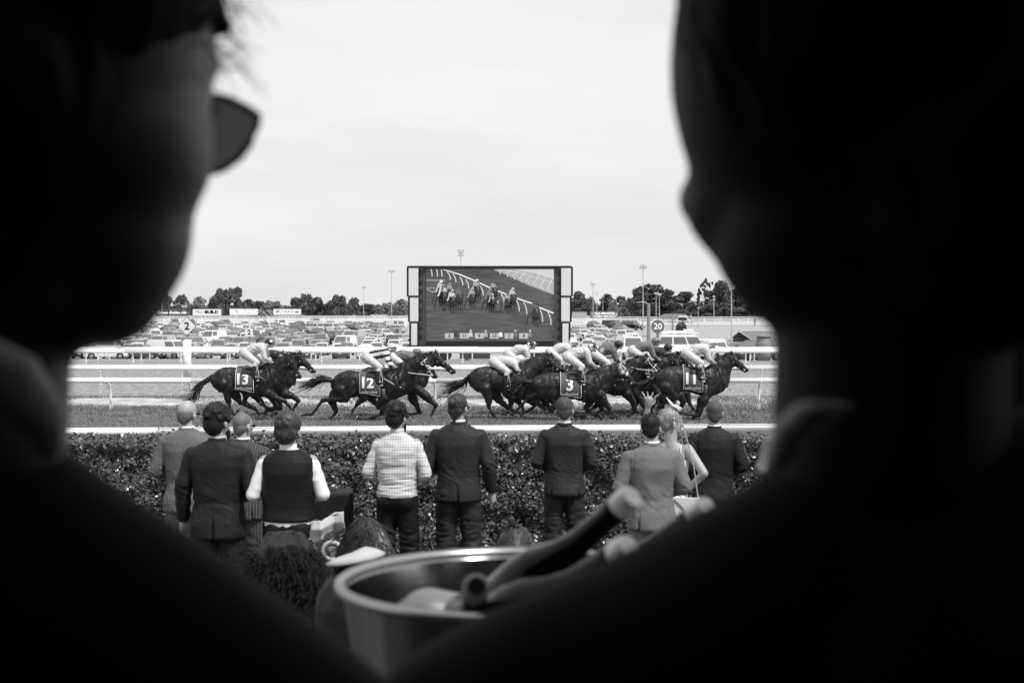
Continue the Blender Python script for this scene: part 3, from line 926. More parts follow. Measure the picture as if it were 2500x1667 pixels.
# x centre, y of top, width (in photo pixels), kind, variant, distance, short description
TREES = [
 (404, 702, 26, 'broad', 0, 520, 'dark tall tree at the far left beside the silhouette'),
 (447, 719, 36, 'gum', 0, 540, 'open gum tree behind the dark billboard'),
 (478, 722, 44, 'pale', 0, 530, 'rounded grey-green tree over the white billboard with bold capitals'),
 (537, 702, 40, 'broad', 1, 500, 'tall dense tree between the first two white billboards'),
 (577, 700, 44, 'gum', 1, 505, 'tall gum tree with bright pale trunk above the emblem billboard'),
 (604, 730, 34, 'broad', 0, 540, 'low dark tree just right of the pale-trunked gum'),
 (630, 733, 30, 'broad', 1, 560, 'low dense tree behind the feathery palm'),
 (655, 731, 34, 'pale', 1, 545, 'pale low tree left of the billboard with the running horse'),
 (681, 733, 36, 'pale', 0, 555, 'soft pale tree behind the billboard with the running horse'),
 (722, 724, 38, 'broad', 1, 520, 'bushy tree at the left end of the group left of the mid gap'),
 (741, 716, 28, 'gum', 1, 515, 'feathery gum rising out of the group left of the mid gap'),
 (759, 717, 22, 'gum', 0, 530, 'slender gum beside the feathery one'),
 (776, 725, 44, 'broad', 0, 510, 'broad dark tree above the pale shed roof'),
 (797, 739, 30, 'pale', 1, 530, 'small pale tree right of the shed roof'),
 (821, 718, 38, 'broad', 1, 505, 'tall round tree midway between shed and big screen'),
 (843, 731, 26, 'broad', 0, 520, 'small dark tree with a gap of sky on its right'),
 (864, 726, 28, 'gum', 0, 560, 'thin see-through tree left of the shorter floodlight pole'),
 (894, 740, 34, 'broad', 1, 530, 'low domed tree behind the shorter floodlight pole'),
 (926, 741, 24, 'pale', 0, 570, 'tiny distant tree left of the tall thin pole'),
 (952, 736, 34, 'pale', 1, 545, 'pale bushy tree behind the tall thin pole'),
 (975, 728, 40, 'pale', 0, 535, 'large pale tree touching the left edge of the big screen'),
 (1409, 711, 46, 'broad', 0, 520, 'large tree touching the right edge of the big screen'),
 (1447, 722, 26, 'pale', 0, 560, 'small pale tree behind the pole right of the big screen'),
 (1482, 712, 42, 'cedar', 0, 530, 'dark cedar with flat layered branches'),
 (1516, 722, 34, 'gum', 1, 540, 'ragged gum right of the layered cedar'),
 (1426, 742, 34, 'broad', 1, 500, 'low scrub tree above the blank billboard'),
 (1490, 732, 9, 'poplar', 0, 480, 'first slim poplar, in front of the layered cedar'),
 (1501, 731, 9, 'poplar', 0, 485, 'second slim poplar, right of the first in front of the cedar'),
 (1535, 727, 13, 'poplar', 0, 480, 'pointed poplar left of the tallest pole'),
 (1555, 720, 20, 'poplar', 0, 470, 'largest bright poplar left of the tallest pole'),
 (1518, 733, 16, 'poplar', 0, 478, 'poplar in front of the ragged gum'),
 (1588, 691, 84, 'fig', 0, 470, 'huge round fig tree behind the tallest pole'),
 (1640, 702, 84, 'fig', 1, 475, 'huge round fig tree on the right of the pair'),
 (1560, 722, 46, 'broad', 1, 500, 'dark tree tucked left under the huge fig'),
 (1727, 683, 38, 'bunya', 0, 460, 'domed bunya pine with tufted branch ends'),
 (1760, 682, 52, 'broad', 1, 450, 'tall dark tree right of the domed bunya pine'),
 (1800, 692, 60, 'fig', 0, 455, 'broad dark tree behind the thick floodlight pole'),
 (1842, 716, 60, 'fig', 1, 450, 'lower dark tree running behind the right silhouette'),
 (1695, 744, 52, 'broad', 0, 440, 'low dense tree under the white flat roof'),
 (1735, 741, 44, 'broad', 1, 440, 'low dense tree right below the bunya pine'),
 (1775, 738, 50, 'broad', 0, 435, 'low dense tree left of the thick floodlight pole'),
 (1888, 730, 50, 'broad', 1, 450, 'rightmost low tree of the tree line'),
]
for i, (px, yt, w, k, s, Y, lab) in enumerate(TREES):
    c = W(px, yt, Y); gz = ground_z(Y); h = c.z - gz
    wd_ = w / ppm(Y) * 1.32
    root = empty('tree', (c.x, Y, gz), (i * 1.7) % 6.28, lab, 'tree', 'tree line beyond the racecourse')
    me, tm = TREE[(k, s)]
    wid = {'poplar': .3, 'bunya': .9, 'cedar': .85}.get(k, .92)
    sc_ = (wd_ / wid, wd_ / wid, h)
    link_mesh('crown', me, root, scale=sc_)
    link_mesh('trunk', tm, root, scale=sc_)

# low dark undergrowth filling the foot of the tree line: a mass nobody could count
def scrub(px0, px1, y0, Y, n, seed):
    r = np.random.default_rng(seed)
    px = r.uniform(px0, px1, n); x = (px - 1250) / F_PX * Y; gz = ground_z(Y)
    top = np.array([(765 - (y0 + 5 * noise.noise(Vector((p * .06, seed, 0))) + 3 * noise.noise(Vector((p * .21, seed, 4))))) / F_PX * Y + 2.9 - gz for p in px])
    z = gz + top * r.uniform(0, 1, n) ** .7
    o = link_mesh('undergrowth', quads_cloud('undergrowth', np.c_[x, Y + r.uniform(-5, 5, n), z], .9, LEAF['dark' if seed % 2 else 'mid'], aspect=1.4))
    tag(o, 'low dark undergrowth at the foot of the tree line ' + ('left' if px0 < 1200 else 'right') + ' of the screen' + (', near layer' if Y < 560 else ', far layer'), 'undergrowth', kind='stuff')
scrub(385, 1000, 748, 590, 16000, 1); scrub(1395, 1900, 746, 590, 14000, 2)
scrub(430, 680, 757, 550, 5000, 3); scrub(1395, 1900, 753, 550, 9000, 5)

def palm(px, yt, Y, lab):
    c = W(px, yt, Y); gz = ground_z(Y); h = c.z - gz
    root = empty('palm_tree', (c.x, Y, gz), 0, lab, 'palm tree', 'palms between the billboards')
    q = MB(); q.tube([(0, 0, 0), (0, 0, h * .6)], [.45, .35], 8); q.build('trunk', M['bark'], root)
    for i in range(26):
        a = i * 2.4; up = .2 + .8 * ((i * 7) % 10) / 10; L = h * .62
        d = Vector((math.cos(a), math.sin(a), 0))
        pts = [Vector((0, 0, h * .6)) + d * (L * t) + Vector((0, 0, L * (up * t - .75 * t * t))) for t in (0, .3, .6, 1)]
        fr_ = MB()
        for (p, p2) in zip(pts, pts[1:]):
            side = d.cross(Vector((0, 0, 1))) * .28
            dn = Vector((0, 0, -.35))
            fr_.add([p, p2, p2 + side + dn, p + side + dn], [(0, 1, 2, 3)]); fr_.add([p, p2, p2 - side + dn, p - side + dn], [(0, 1, 2, 3)])
        fr_.build('frond', LEAF['mid'], root)
palm(647, 747, 470, 'feathery palm left of the billboard with the running horse')
palm(628, 754, 480, 'smaller palm right of the emblem billboard')

def far_building(px0, px1, y0, yb, Y, lab, roof='flat', wallm='board_grey', roofm='pale_board', nwin=4):
    a, b = W(px0, y0, Y), W(px1, yb, Y)
    gz = ground_z(Y); w = b.x - a.x; h = a.z - gz; d = 9
    root = empty('building', ((a.x + b.x) / 2, Y, gz), 0, lab, 'building')
    rh = .35 if roof == 'flat' else h * .45
    q = MB(); q.box((0, d / 2, (h - rh) / 2), (w * .96, d, h - rh)); q.build('wall', M[wallm], root)
    q = MB()
    if roof == 'flat': q.box((0, d / 2, h - rh / 2), (w, d + 1, rh))
    elif roof == 'hip':
        q.box((0, d / 2, h - rh / 2 + .002), (w, d + 1, rh), top=(.55, .15))
    else:
        q.add([(-w / 2, -.4, h - rh), (w / 2, -.4, h - rh), (w / 2, d + .4, h - rh), (-w / 2, d + .4, h - rh), (-w / 2, d / 2, h), (w / 2, d / 2, h)],
              [(0, 1, 5, 4), (3, 4, 5, 2), (0, 4, 3), (1, 2, 5), (0, 3, 2, 1)])
    q.build('roof', M[roofm], root)
    for i in range(nwin):
        x = (i + .5) / nwin * w * .9 - w * .45
        q = MB(); q.box((x, -.03, (h - rh) * .6), (w / nwin * .4, .1, (h - rh) * .35)); wn = q.build('window', M['white_paint'], root)
        q = MB(); q.box((x, -.09, (h - rh) * .6), (w / nwin * .34, .04, (h - rh) * .28)); q.build('pane', M['glass'], wn)
M['roof_pale'] = mat('roof_pale', .5, .6, .3, var=.1, scale=.4)
M['roof_grey'] = mat('roof_grey', .14, .7, .3, var=.2, scale=.6)
far_building(735, 790, 757, 770, 620, 'long shed with pale roof below the trees left of the big screen', 'gable', 'board_grey', 'roof_pale', 5)
far_building(795, 850, 764, 771, 640, 'low grey-roofed shed right of the long pale shed', 'gable', 'board_grey', 'roof_grey', 4)
far_building(850, 985, 764.5, 771, 660, 'very long low pale stable roof reaching to the big screen', 'gable', 'board_grey', 'roof_pale', 9)
far_building(1608, 1694, 766, 776, 380, 'house with grey hipped roof in front of the fig trees', 'hip', 'board_grey', 'roof_grey', 5)
far_building(421, 443, 739, 770, 600, 'pale block between gum trees above the dark billboard', 'flat', 'white_paint', 'pale_board', 3)
far_building(1690, 1742, 733, 776, 700, 'building with white flat roof rising over the low trees', 'flat', 'board_grey', 'white_paint', 5)
far_building(1770, 1812, 737, 776, 690, 'half hidden pale building in the dark trees at the right', 'flat', 'board_grey', 'white_paint', 3)
far_building(540, 560, 765, 771, 640, 'small pale gabled roof between the first two white billboards', 'gable', 'board_grey', 'roof_pale', 2)

def hut():
    Y = 128; gz = ground_z(Y); c = W(1835, 835, Y)
    root = empty('hut', (c.x, Y, gz), 0, 'low dark gabled hut with a long sloping roof at the right', 'hut')
    X = lambda px: W(px, 800, Y).x - c.x
    Z = lambda py: W(1800, py, Y).z - gz
    x0, x1, xa = X(1790), X(1840), X(1804)
    dark = mat('hut_wall', .03, .8, .2, var=.2, scale=2)
    q = MB(); q.prism([(x0, Z(822)), (xa, Z(810)), (x1, Z(834)), (x1, 0), (x0, 0)], 0, .12); q.build('gable_wall', dark, root)
    rf = mat('hut_roof', .09, .85, .2, var=.25, scale=6)
    n = 16
    for i in range(n):
        t0, t1 = i / n, (i + 1) / n
        q = MB()
        A = (xa + (x1 + 4.2 - xa) * 0, 0)
        # courses of shingles on the side slope that runs off to the right
        za, zb = Z(810) + (Z(834) - Z(810)) * t0, Z(810) + (Z(834) - Z(810)) * t1
        ya, yb = .05 - t0 * .0, .05
        q.add([(xa + (x1 - xa) * t0, -.12, za + .05), (xa + (x1 - xa) * t1, -.12, zb + .07), (X(1935) , 3 - 2.8 * t1, zb + .07 + .0), (X(1935), 3 - 2.8 * t0, za + .05)], [(0, 1, 2, 3)])
        q.build('shingle', rf, root)
    q = MB(); q.tube([(x0 - .15, -.15, Z(824)), (xa, -.15, Z(809)), (x1 + .1, -.15, Z(835))], .05, 6); q.build('barge_board', M['grey_metal'], root)
    q = MB(); q.cyl((xa, -.1, Z(812)), (xa, -.1, Z(804)), .03, n=6); q.build('finial', M['grey_metal'], root)
hut()
def barrel():
    Y = 96; gz = ground_z(Y); c = W(1864, 830, Y)
    root = empty('water_tank', (c.x, Y, gz), 0, 'grey barrel-shaped tank with a flat lid at the right before the hut', 'tank')
    zt = W(1864, 822, Y).z - gz
    q = MB(); q.loft([[(.52 * k * math.cos(a), .52 * k * math.sin(a), z * zt) for a in [2 * math.pi * i / 20 for i in range(20)]] for k, z in ((.85, 0), (1, .3), (1, .6), (.88, 1))])
    q.build('body', mat('tank', .2, .7, .3, var=.15, scale=5), root, smooth=True)
    q = MB(); q.cyl((0, 0, zt), (0, 0, zt + .08), .55, n=20); q.build('lid', M['grey_metal'], root)
barrel()
# ================================================================ CARS
def paint():
    m = bpy.data.materials.new('car_paint'); m.use_nodes = True
    t = m.node_tree; b = t.nodes['Principled BSDF']
    oi = t.nodes.new('ShaderNodeObjectInfo')
    t.links.new(oi.outputs['Color'], b.inputs['Base Color'])
    b.inputs['Roughness'].default_value = .25; b.inputs['Metallic'].default_value = .15
    b.inputs['Coat Weight'].default_value = .8; b.inputs['Coat Roughness'].default_value = .06
    return m
M['car_paint'] = paint()
M['plate'] = mat('plate', .6, .5, .3)
CARS = {   # L, W, ground clearance, belt, roof height, cowl x, roof front, roof rear, deck x, hood front z, tail z
 'sedan':     (4.7, 1.80, .2, .93, 1.45, .95, .25, -1.15, -1.75, .72, .88),
 'hatchback': (4.1, 1.74, .2, .95, 1.50, .95, .30, -1.45, -1.98, .74, .93),
 'wagon':     (4.75, 1.80, .2, .93, 1.50, .95, .25, -1.95, -2.28, .74, .93),
 'four_wheel_drive': (4.9, 1.92, .32, 1.12, 1.86, .95, .45, -2.15, -2.38, .98, 1.12),
 'van':       (4.9, 1.90, .25, 1.15, 2.02, 1.75, 1.1, -2.30, -2.43, .98, 1.15),
 'utility':   (5.0, 1.85, .3, 1.05, 1.72, 1.15, .6, -.55, -.75, .92, 1.05),
}
def car_parts(kind):
    L, Wd, gc, belt, roof, xc, xrf, xrr, xd, hz, tz = CARS[kind]
    P = {}
    hw = Wd / 2
    body = MB()
    st = [(-L / 2, .80, gc + .18, tz - .12), (-L / 2 + .08, .93, gc + .05, tz - .02), (-L / 2 + .35, .99, gc, tz), (xd, 1.0, gc, belt - .01), (xc, 1.0, gc, belt),
          (xc + .3, .99, gc, belt - .03), (L / 2 - .5, .97, gc, hz + .06), (L / 2 - .14, .91, gc + .03, hz - .04), (L / 2 - .02, .80, gc + .12, hz - .2)]
    rings = []
    for x, k, z0, z1 in st:
        w = hw * k; zm = z0 + (z1 - z0) * .62
        rings.append([Vector(p) for p in ((x, -w * .9, z0), (x, -w, z0 + .12), (x, -w, zm), (x, -w * .955, z1 - .04), (x, -w * .86, z1), (x, 0, z1 + .035),
                     (x, w * .86, z1), (x, w * .955, z1 - .04), (x, w, zm), (x, w, z0 + .12), (x, w * .9, z0), (x, 0, z0))])
    body.loft(rings)
    # cabin
    b0 = hw * .93; b1 = hw * .74
    def cab(x, z, w): return [Vector(p) for p in ((x, -w, z), (x, w, z))]
    zb = belt - .03
    cb = MB()
    fb, ft, rt, rb = xc, xrf, xrr, (xd if kind != 'utility' else xd)
    v = [(fb, -b0, zb), (fb, b0, zb), (rb, b0, zb), (rb, -b0, zb), (ft, -b1, roof - .05), (ft, b1, roof - .05), (rt, b1, roof - .04), (rt, -b1, roof - .04),
         (ft - .12, -b1 * .86, roof), (ft - .12, b1 * .86, roof), (rt + .12, b1 * .86, roof), (rt + .12, -b1 * .86, roof)]
    f = [(0, 1, 5, 4), (1, 2, 6, 5), (2, 3, 7, 6), (3, 0, 4, 7), (4, 5, 9, 8), (5, 6, 10, 9), (6, 7, 11, 10), (7, 4, 8, 11), (8, 9, 10, 11)]
    body.add(v, f)
    if kind == 'utility':
        body.box((-1.7, 0, belt - .05), (1.5, Wd * .98, .1)); body.box((-1.7, hw * .96, belt + .03), (1.55, .06, .12)); body.box((-1.7, -hw * .96, belt + .03), (1.55, .06, .12))
    for s in (-1, 1):      # door mirrors
        body.box((xc - .25, s * (hw + .07), belt + .08), (.12, .2, .14))
        body.box((ft * .5 + rt * .5, s * (hw + .002), belt - .16), (abs(fb - rb) * .9, .02, .03))
    P['body'] = (body, 'car_paint')
    def pane(vs, name, off):
        vs = [Vector(q) for q in vs]
        n = (vs[1] - vs[0]).cross(vs[2] - vs[0]).normalized()
        c = sum(vs, Vector()) / 4
        if n.dot(c - Vector(((ft + rt) / 2, 0, belt))) < 0: n = -n
        q = MB(); o1 = [p + n * off for p in vs]; o0 = [p - n * .01 for p in vs]
        q.add(o0 + o1, [(0, 1, 2, 3), (7, 6, 5, 4), (0, 4, 5, 1), (1, 5, 6, 2), (2, 6, 7, 3), (3, 7, 4, 0)])
        P.setdefault(name, []).append((q, 'glass'))
    def mixv(A, B, t): return Vector(A) * (1 - t) + Vector(B) * t
    def quad(A, B, C, D, m0=.06, m1=.12, m2=.12):   # A,B bottom; D,C top
        l = lambda u, w: mixv(mixv(A, B, u), mixv(D, C, u), w)
        return [l(m0, m1), l(1 - m0, m1), l(1 - m0, 1 - m2), l(m0, 1 - m2)]
    pane(quad(v[0], v[1], v[5], v[4], .05, .06, .1), 'windscreen', .012)
    pane(quad(v[3], v[2], v[6], v[7], .07, .12, .14), 'rear_window', .012)
    for s, (a, b, c, d) in ((-1, (0, 3, 7, 4)), (1, (1, 2, 6, 5))):
        A, B, C, D = v[a], v[b], v[c], v[d]
        n = 3 if kind in ('wagon', 'four_wheel_drive', 'van') else (1 if kind == 'utility' else 2)
        for i in range(n):
            u0, u1 = i / n, (i + 1) / n
            if kind == 'van' and i: continue
            l0, l1 = mixv(A, B, u0), mixv(A, B, u1); t0, t1 = mixv(D, C, u0), mixv(D, C, u1)
            pane(quad(l0, l1, t1, t0, .05 if n > 1 else .1, .14, .14), 'side_window', .012)
    wr = .32 if kind not in ('four_wheel_drive', 'van', 'utility') else .37
    for xw in (L / 2 - .85, -L / 2 + .9):
        for s in (-1, 1):
            w = MB(); w.cyl((0, -.11, 0), (0, .11, 0), wr, n=16)
            r = MB(); r.cyl((0, s * .112, 0), (0, s * .135, 0), wr * .62, wr * .5, n=12)
            P.setdefault('wheel', []).append((w, 'rubber', (xw, s * (hw - .09), wr), (r, 'rim')))
            P.setdefault('wheel_arch', []).append((MB().cyl((xw, s * (hw - .03), wr + .03), (xw, s * (hw + .004), wr + .03), wr * 1.17, n=16), 'rubber'))
    for s in (-1, 1):
        P.setdefault('headlight', []).append((MB().box((L / 2 - .13, s * hw * .68, hz - .13), (.14, .36, .17)), 'lamp_lens'))
        P.setdefault('tail_light', []).append((MB().box((-L / 2 + .05, s * hw * .76, tz - .16), (.08, .2, .26)), 'grille'))
    P['grille'] = [(MB().box((L / 2 - .06, 0, hz - .15), (.1, hw * .85, .13)), 'grille')]
    P['air_intake'] = [(MB().box((L / 2 - .05, 0, gc + .2), (.1, hw * 1.2, .14)), 'grille')]
    P['number_plate'] = [(MB().box((L / 2 + .003, 0, gc + .34), (.03, .37, .12)), 'plate'), (MB().box((-L / 2 - .005, 0, tz - .25), (.03, .37, .12)), 'plate')]
    P['door_line'] = [(MB().box((-.1, s * (hw + .001), belt * .6), (.02, .012, belt * .5)), 'grille') for s in (-1, 1)]
    return P
CAR_M, CAR_ONE = {}, {}
for k in CARS:
    P = car_parts(k)
    d = []
    one = MB(); mats = [M['car_paint'], M['glass'], M['rubber'], M['rim'], M['lamp_lens'], M['grille'], M['plate']]
    idx = dict(car_paint=0, glass=1, rubber=2, rim=3, lamp_lens=4, grille=5, plate=6)
    for nm, items in P.items():
        for it in (items if isinstance(items, list) else [items]):
            b, mm = it[0], it[1]; loc = it[2] if len(it) > 2 else None
            me = b.mesh(nm, M[mm], False)
            sub = (it[3][0].mesh('rim', M[it[3][1]]),) if len(it) > 3 else ()
            d.append((nm, me, loc, sub))
            for bb, m2 in ((b, mm),) + ((it[3],) if len(it) > 3 else ()):
                one.m = idx[m2]; one.M = Matrix.Translation(loc) if loc else Matrix.Identity(4)
                one.add(bb.v, bb.f)
    CAR_M[k] = d
    CAR_ONE[k] = one.mesh('parked_' + k, mats)
TONE = {'white': .80, 'silver': .42, 'grey': .2, 'charcoal': .07, 'black': .018}
ORD = ['first', 'second', 'third', 'fourth', 'fifth', 'sixth', 'seventh', 'eighth', 'ninth', 'tenth', 'eleventh', 'twelfth', 'thirteenth', 'fourteenth',
       'fifteenth', 'sixteenth', 'seventeenth', 'eighteenth', 'nineteenth', 'twentieth', 'twenty-first', 'twenty-second', 'twenty-third', 'twenty-fourth',
       'twenty-fifth', 'twenty-sixth', 'twenty-seventh', 'twenty-eighth', 'twenty-ninth', 'thirtieth', 'thirty-first', 'thirty-second', 'thirty-third', 'thirty-fourth', 'thirty-fifth']
def put_car(kind, x, y, rz, tone, label, parts, group='cars parked on the infield', extra=None):
    z = ground_z(y)
    c = TONE[tone] * RNG.uniform(.85, 1.12); c = min(c, .84)
    if not parts:
        o = link_mesh('parked_car', CAR_ONE[kind], None, (x, y, z), (0, 0, rz))
        o.color = (c, c, c, 1)
        return tag(o, label, 'car', group)
    root = empty('parked_car', (x, y, z), rz, label, 'car', group)
    for nm, me, loc, sub in CAR_M[kind]:
        o = link_mesh(nm, me, root, loc)
        o.color = (c, c, c, 1)
        for sm in sub: link_mesh('rim', sm, o)
    return root
ROWS = [160, 170.5, 181.5, 193, 205, 218, 232, 247, 263, 281, 300]
count = 0
for ri, Y in enumerate(ROWS):
    xl = (205 - 1250) / F_PX * Y
    xr = {0: 1525, 1: 1540, 2: 1530, 3: 1520}.get(ri, 1535 + ri * 4)
    xr = (xr - 1250) / F_PX * Y
    base = {0: 0, 1: .15, 2: -.2, 3: .1, 4: -.3, 5: .35, 6: .5, 7: .75, 8: .85, 9: .7, 10: .35}[ri]
    x = xl; side = []
    while x < xr:
        px = 1250 + F_PX * x / Y
        pitch = 2.85 * (1.0 if ri < 5 else 1.18) + RNG.uniform(0, .8)
        hid = 1003 < px < 1390
        if ri >= 6: hid = 985 < px < 1405
        if not hid and RNG.random() > (.06 if ri not in (7,) else .22):
            side.append((x, px))
        elif hid: x += 2
        x += pitch
    nl = 0; nr = 0
    for (x, px) in side:
        left = px < 1200
        if left: nl += 1
        else: nr += 1
        kind = RNG.choice(['sedan', 'hatchback', 'wagon', 'four_wheel_drive', 'van', 'utility'], p=[.36, .27, .11, .16, .05, .05])
        tone = RNG.choice(['white', 'silver', 'grey', 'charcoal', 'black'], p=[.40, .30, .14, .09, .07] if ri < 9 else [.26, .2, .16, .2, .18])
        face = -math.pi / 2 if RNG.random() < .72 else math.pi / 2
        rz = face + base + RNG.normal(0, .05)
        kn = kind.replace('_', ' ').replace('four wheel drive', 'four-wheel drive')
        end = 'nose' if math.sin(rz) < 0 else 'tail'
        lab = f"{tone} {kn}, {end} to track, {ORD[(nl if left else nr) - 1]} {'from the left' if left else 'right of screen'} in {ORD[ri]} row"
        put_car(str(kind), x, Y + RNG.normal(0, .45), rz, str(tone), lab, ri < 4)
        count += 1
print('cars', count)
# the cars that stand apart in front
r_ = put_car('four_wheel_drive', W(1683, 850, 103).x, 103, math.pi * 1.0 + math.pi, 'white', 'large white four-wheel drive side on with a loaded roof rack, below the camera tower', True, 'cars standing apart behind the rails')
q = MB()
for y in (-.6, .6): q.tube([(-2.0, y, 1.98), (.6, y, 1.98)], .03, 6)
for x in (-1.8, -1.1, -.4, .3): q.tube([(x, -.7, 1.98), (x, .7, 1.98)], .025, 6); q.box((x, -.66, 1.91), (.12, .08, .12)); q.box((x, .66, 1.91), (.12, .08, .12))
q.build('roof_rack', M['white_paint'], r_)
q = MB(); q.box((-.7, 0, 2.08), (1.9, .5, .12)); q.box((-.1, -.2, 2.2), (.7, .3, .12)); q.cyl((-2.1, -.3, 2.03), (-.2, -.3, 2.03), .07, n=8); q.build('roof_load', M['board_white'], r_)
put_car('four_wheel_drive', W(1757, 830, 128).x, 128, -.25, 'white', 'white four-wheel drive behind the gabled hut, angled side on', True, 'cars standing apart behind the rails')
put_car('van', W(1538, 840, 122).x, 122, -1.45, 'white', 'white van nose on, left of the grey lamp post', True, 'cars standing apart behind the rails')
put_car('wagon', W(1748, 845, 112).x, 112, -1.5, 'white', 'white wagon nose on behind the winning jockey', True, 'cars standing apart behind the rails')
put_car('sedan', W(1800, 850, 116).x, 116, -1.7, 'grey', 'grey sedan nose on in front of the hut', True, 'cars standing apart behind the rails')
put_car('hatchback', W(1776, 850, 121).x, 121, -1.6, 'silver', 'silver hatchback between the white wagon and the grey sedan', True, 'cars standing apart behind the rails')
put_car('sedan', W(1602, 865, 112).x, 112, -1.5, 'white', 'white sedan half behind the round sign post', True, 'cars standing apart behind the rails')
put_car('sedan', W(1840, 860, 101).x, 101, -2.4, 'charcoal', 'charcoal sedan at far right under the rail by the tank', True, 'cars standing apart behind the rails')
put_car('sedan', W(262, 860, 150).x, 150, .06, 'white', 'white sports sedan side on at the far left, nearest the rail', True, 'cars standing apart behind the rails')
put_car('van', W(412, 855, 151).x, 151, -.5, 'white', 'white van angled beside the thick post of the diamond sign', True, 'cars standing apart behind the rails')
put_car('wagon', W(352, 860, 150).x, 150, -.3, 'charcoal', 'charcoal wagon between the sports sedan and the white van', True, 'cars standing apart behind the rails')

# people between the cars, far away
def tiny_person(px, Y, label, dark=.03, h=1.75):
    p = W(px, 800, Y)
    root = empty('person', (p.x, Y, ground_z(Y)), 0, label, 'person')
    b = MB()
    for s in (-1, 1): b.path([(s * .1, 0, .08), (s * .11, .02, .48), (s * .09, 0, .9)], [.05, .06, .085], 8)
    b.path([(0, 0, .92), (0, 0, 1.2), (0, 0, 1.4)], [.14, .15, .16], 10)
    for s in (-1, 1): b.path([(s * .19, 0, 1.4), (s * .24, .03, 1.12), (s * .22, .12, .9)], [.06, .05, .04], 8)
    b.cap((0, 0, 1.45), .055, (0, 0, 1.55), .055, 8)
    b.ell((0, 0, 1.65), (.08, .1, .115))
    m = mat('dark_clothes', dark, .8)
    b.skin('body', M['skin'], root, .035, 2)
    c = MB()
    c.path([(0, 0, .9), (0, 0, 1.2), (0, 0, 1.38)], [.17, .175, .19], 10)
    for s in (-1, 1): c.path([(s * .19, 0, 1.4), (s * .24, .03, 1.12), (s * .225, .1, .95)], [.075, .062, .055], 8)
    for s in (-1, 1): c.path([(s * .1, 0, .1), (s * .11, .02, .48), (s * .09, 0, .9)], [.065, .08, .11], 8)
    c.skin('clothes', m, root, .035, 2)
    h_ = MB(); h_.ell((0, -.01, 1.69), (.088, .105, .095)); h_.build('hair', M['black_ink'], root, smooth=True)
tiny_person(1488, 262, 'first of two far spectators in dark clothes among the parked cars')
tiny_person(1534, 262, 'second far spectator in dark clothes standing between parked cars', .02)
tiny_person(1843, 330, 'distant person in a dark top by the white rails at the right', .03)
# ================================================================ HORSES AND JOCKEYS
HY = 38.4
ZV = {5: (420, 800, .17007), 6: (720, 800, .17857), 7: (1060, 820, .17857), 8: (1440, 800, .18707)}
def conv(view, X, Yp, Yd):
    ox, oy, s = ZV[view]
    return W(ox + X * s, oy + Yp * s, Yd)

# side sections of a galloping thoroughbred, measured from the withers: x, top, bottom, half width
SECT = [(-1.57, 1.08, .92, .05), (-1.50, 1.17, .82, .12), (-1.38, 1.26, .72, .19), (-1.22, 1.33, .64, .25), (-1.02, 1.36, .62, .275), (-.85, 1.345, .66, .27),
        (-.70, 1.32, .69, .265), (-.52, 1.305, .66, .275), (-.34, 1.30, .61, .285), (-.16, 1.315, .57, .28), (0, 1.335, .555, .265), (.14, 1.32, .56, .25),
        (.28, 1.26, .60, .23), (.40, 1.18, .68, .19), (.50, 1.06, .78, .12)]
COATS = {}
def coat(v):
    if v not in COATS:
        COATS[v] = mat('horse_coat', v * .6, .5, .38, var=.5, scale=2.3, detail=3, bump=.05, bscale=4, bdist=.03)
    return COATS[v]
M['hair_black'] = mat('horse_hair', .008, .5, .4)
M['hoof'] = mat('hoof', .05, .4, .4)
M['shoe'] = mat('horse_shoe', .55, .3, .6, .7)
M['saddle_cloth'] = mat('saddle_cloth', .10, .8, .2)
M['strap_white'] = mat('white_strap', .75, .5, .3)
M['strap_black'] = mat('black_strap', .01, .4, .5)
M['girth_grey'] = mat('grey_girth', .16, .7, .3)

def strands(b, root, d0, length, spread, n, w, droop, rng, wav=.05, base_r=.04):
    """tapering tufts of hair that leave root in direction d0"""
    d0 = Vector(d0).normalized()
    for i in range(n):
        d = (d0 + Vector(rng.normal(0, spread, 3))).normalized()
        L = length * rng.uniform(.55, 1.1)
        p = Vector(root) + Vector(rng.normal(0, base_r, 3))
        ph = rng.uniform(0, 6)
        pts = [p]
        for k in range(1, 7):
            t = k / 6
            q = p + d * (L * t) + Vector((0, 0, -droop * L * t * t)) + Vector((0, math.sin(ph + t * 3) * wav * L * t, math.sin(ph * 2 + t * 4) * wav * L * t))
            pts.append(q)
        b.tube(pts, [w * (1 - .85 * (k / 6)) for k in range(7)], 4)

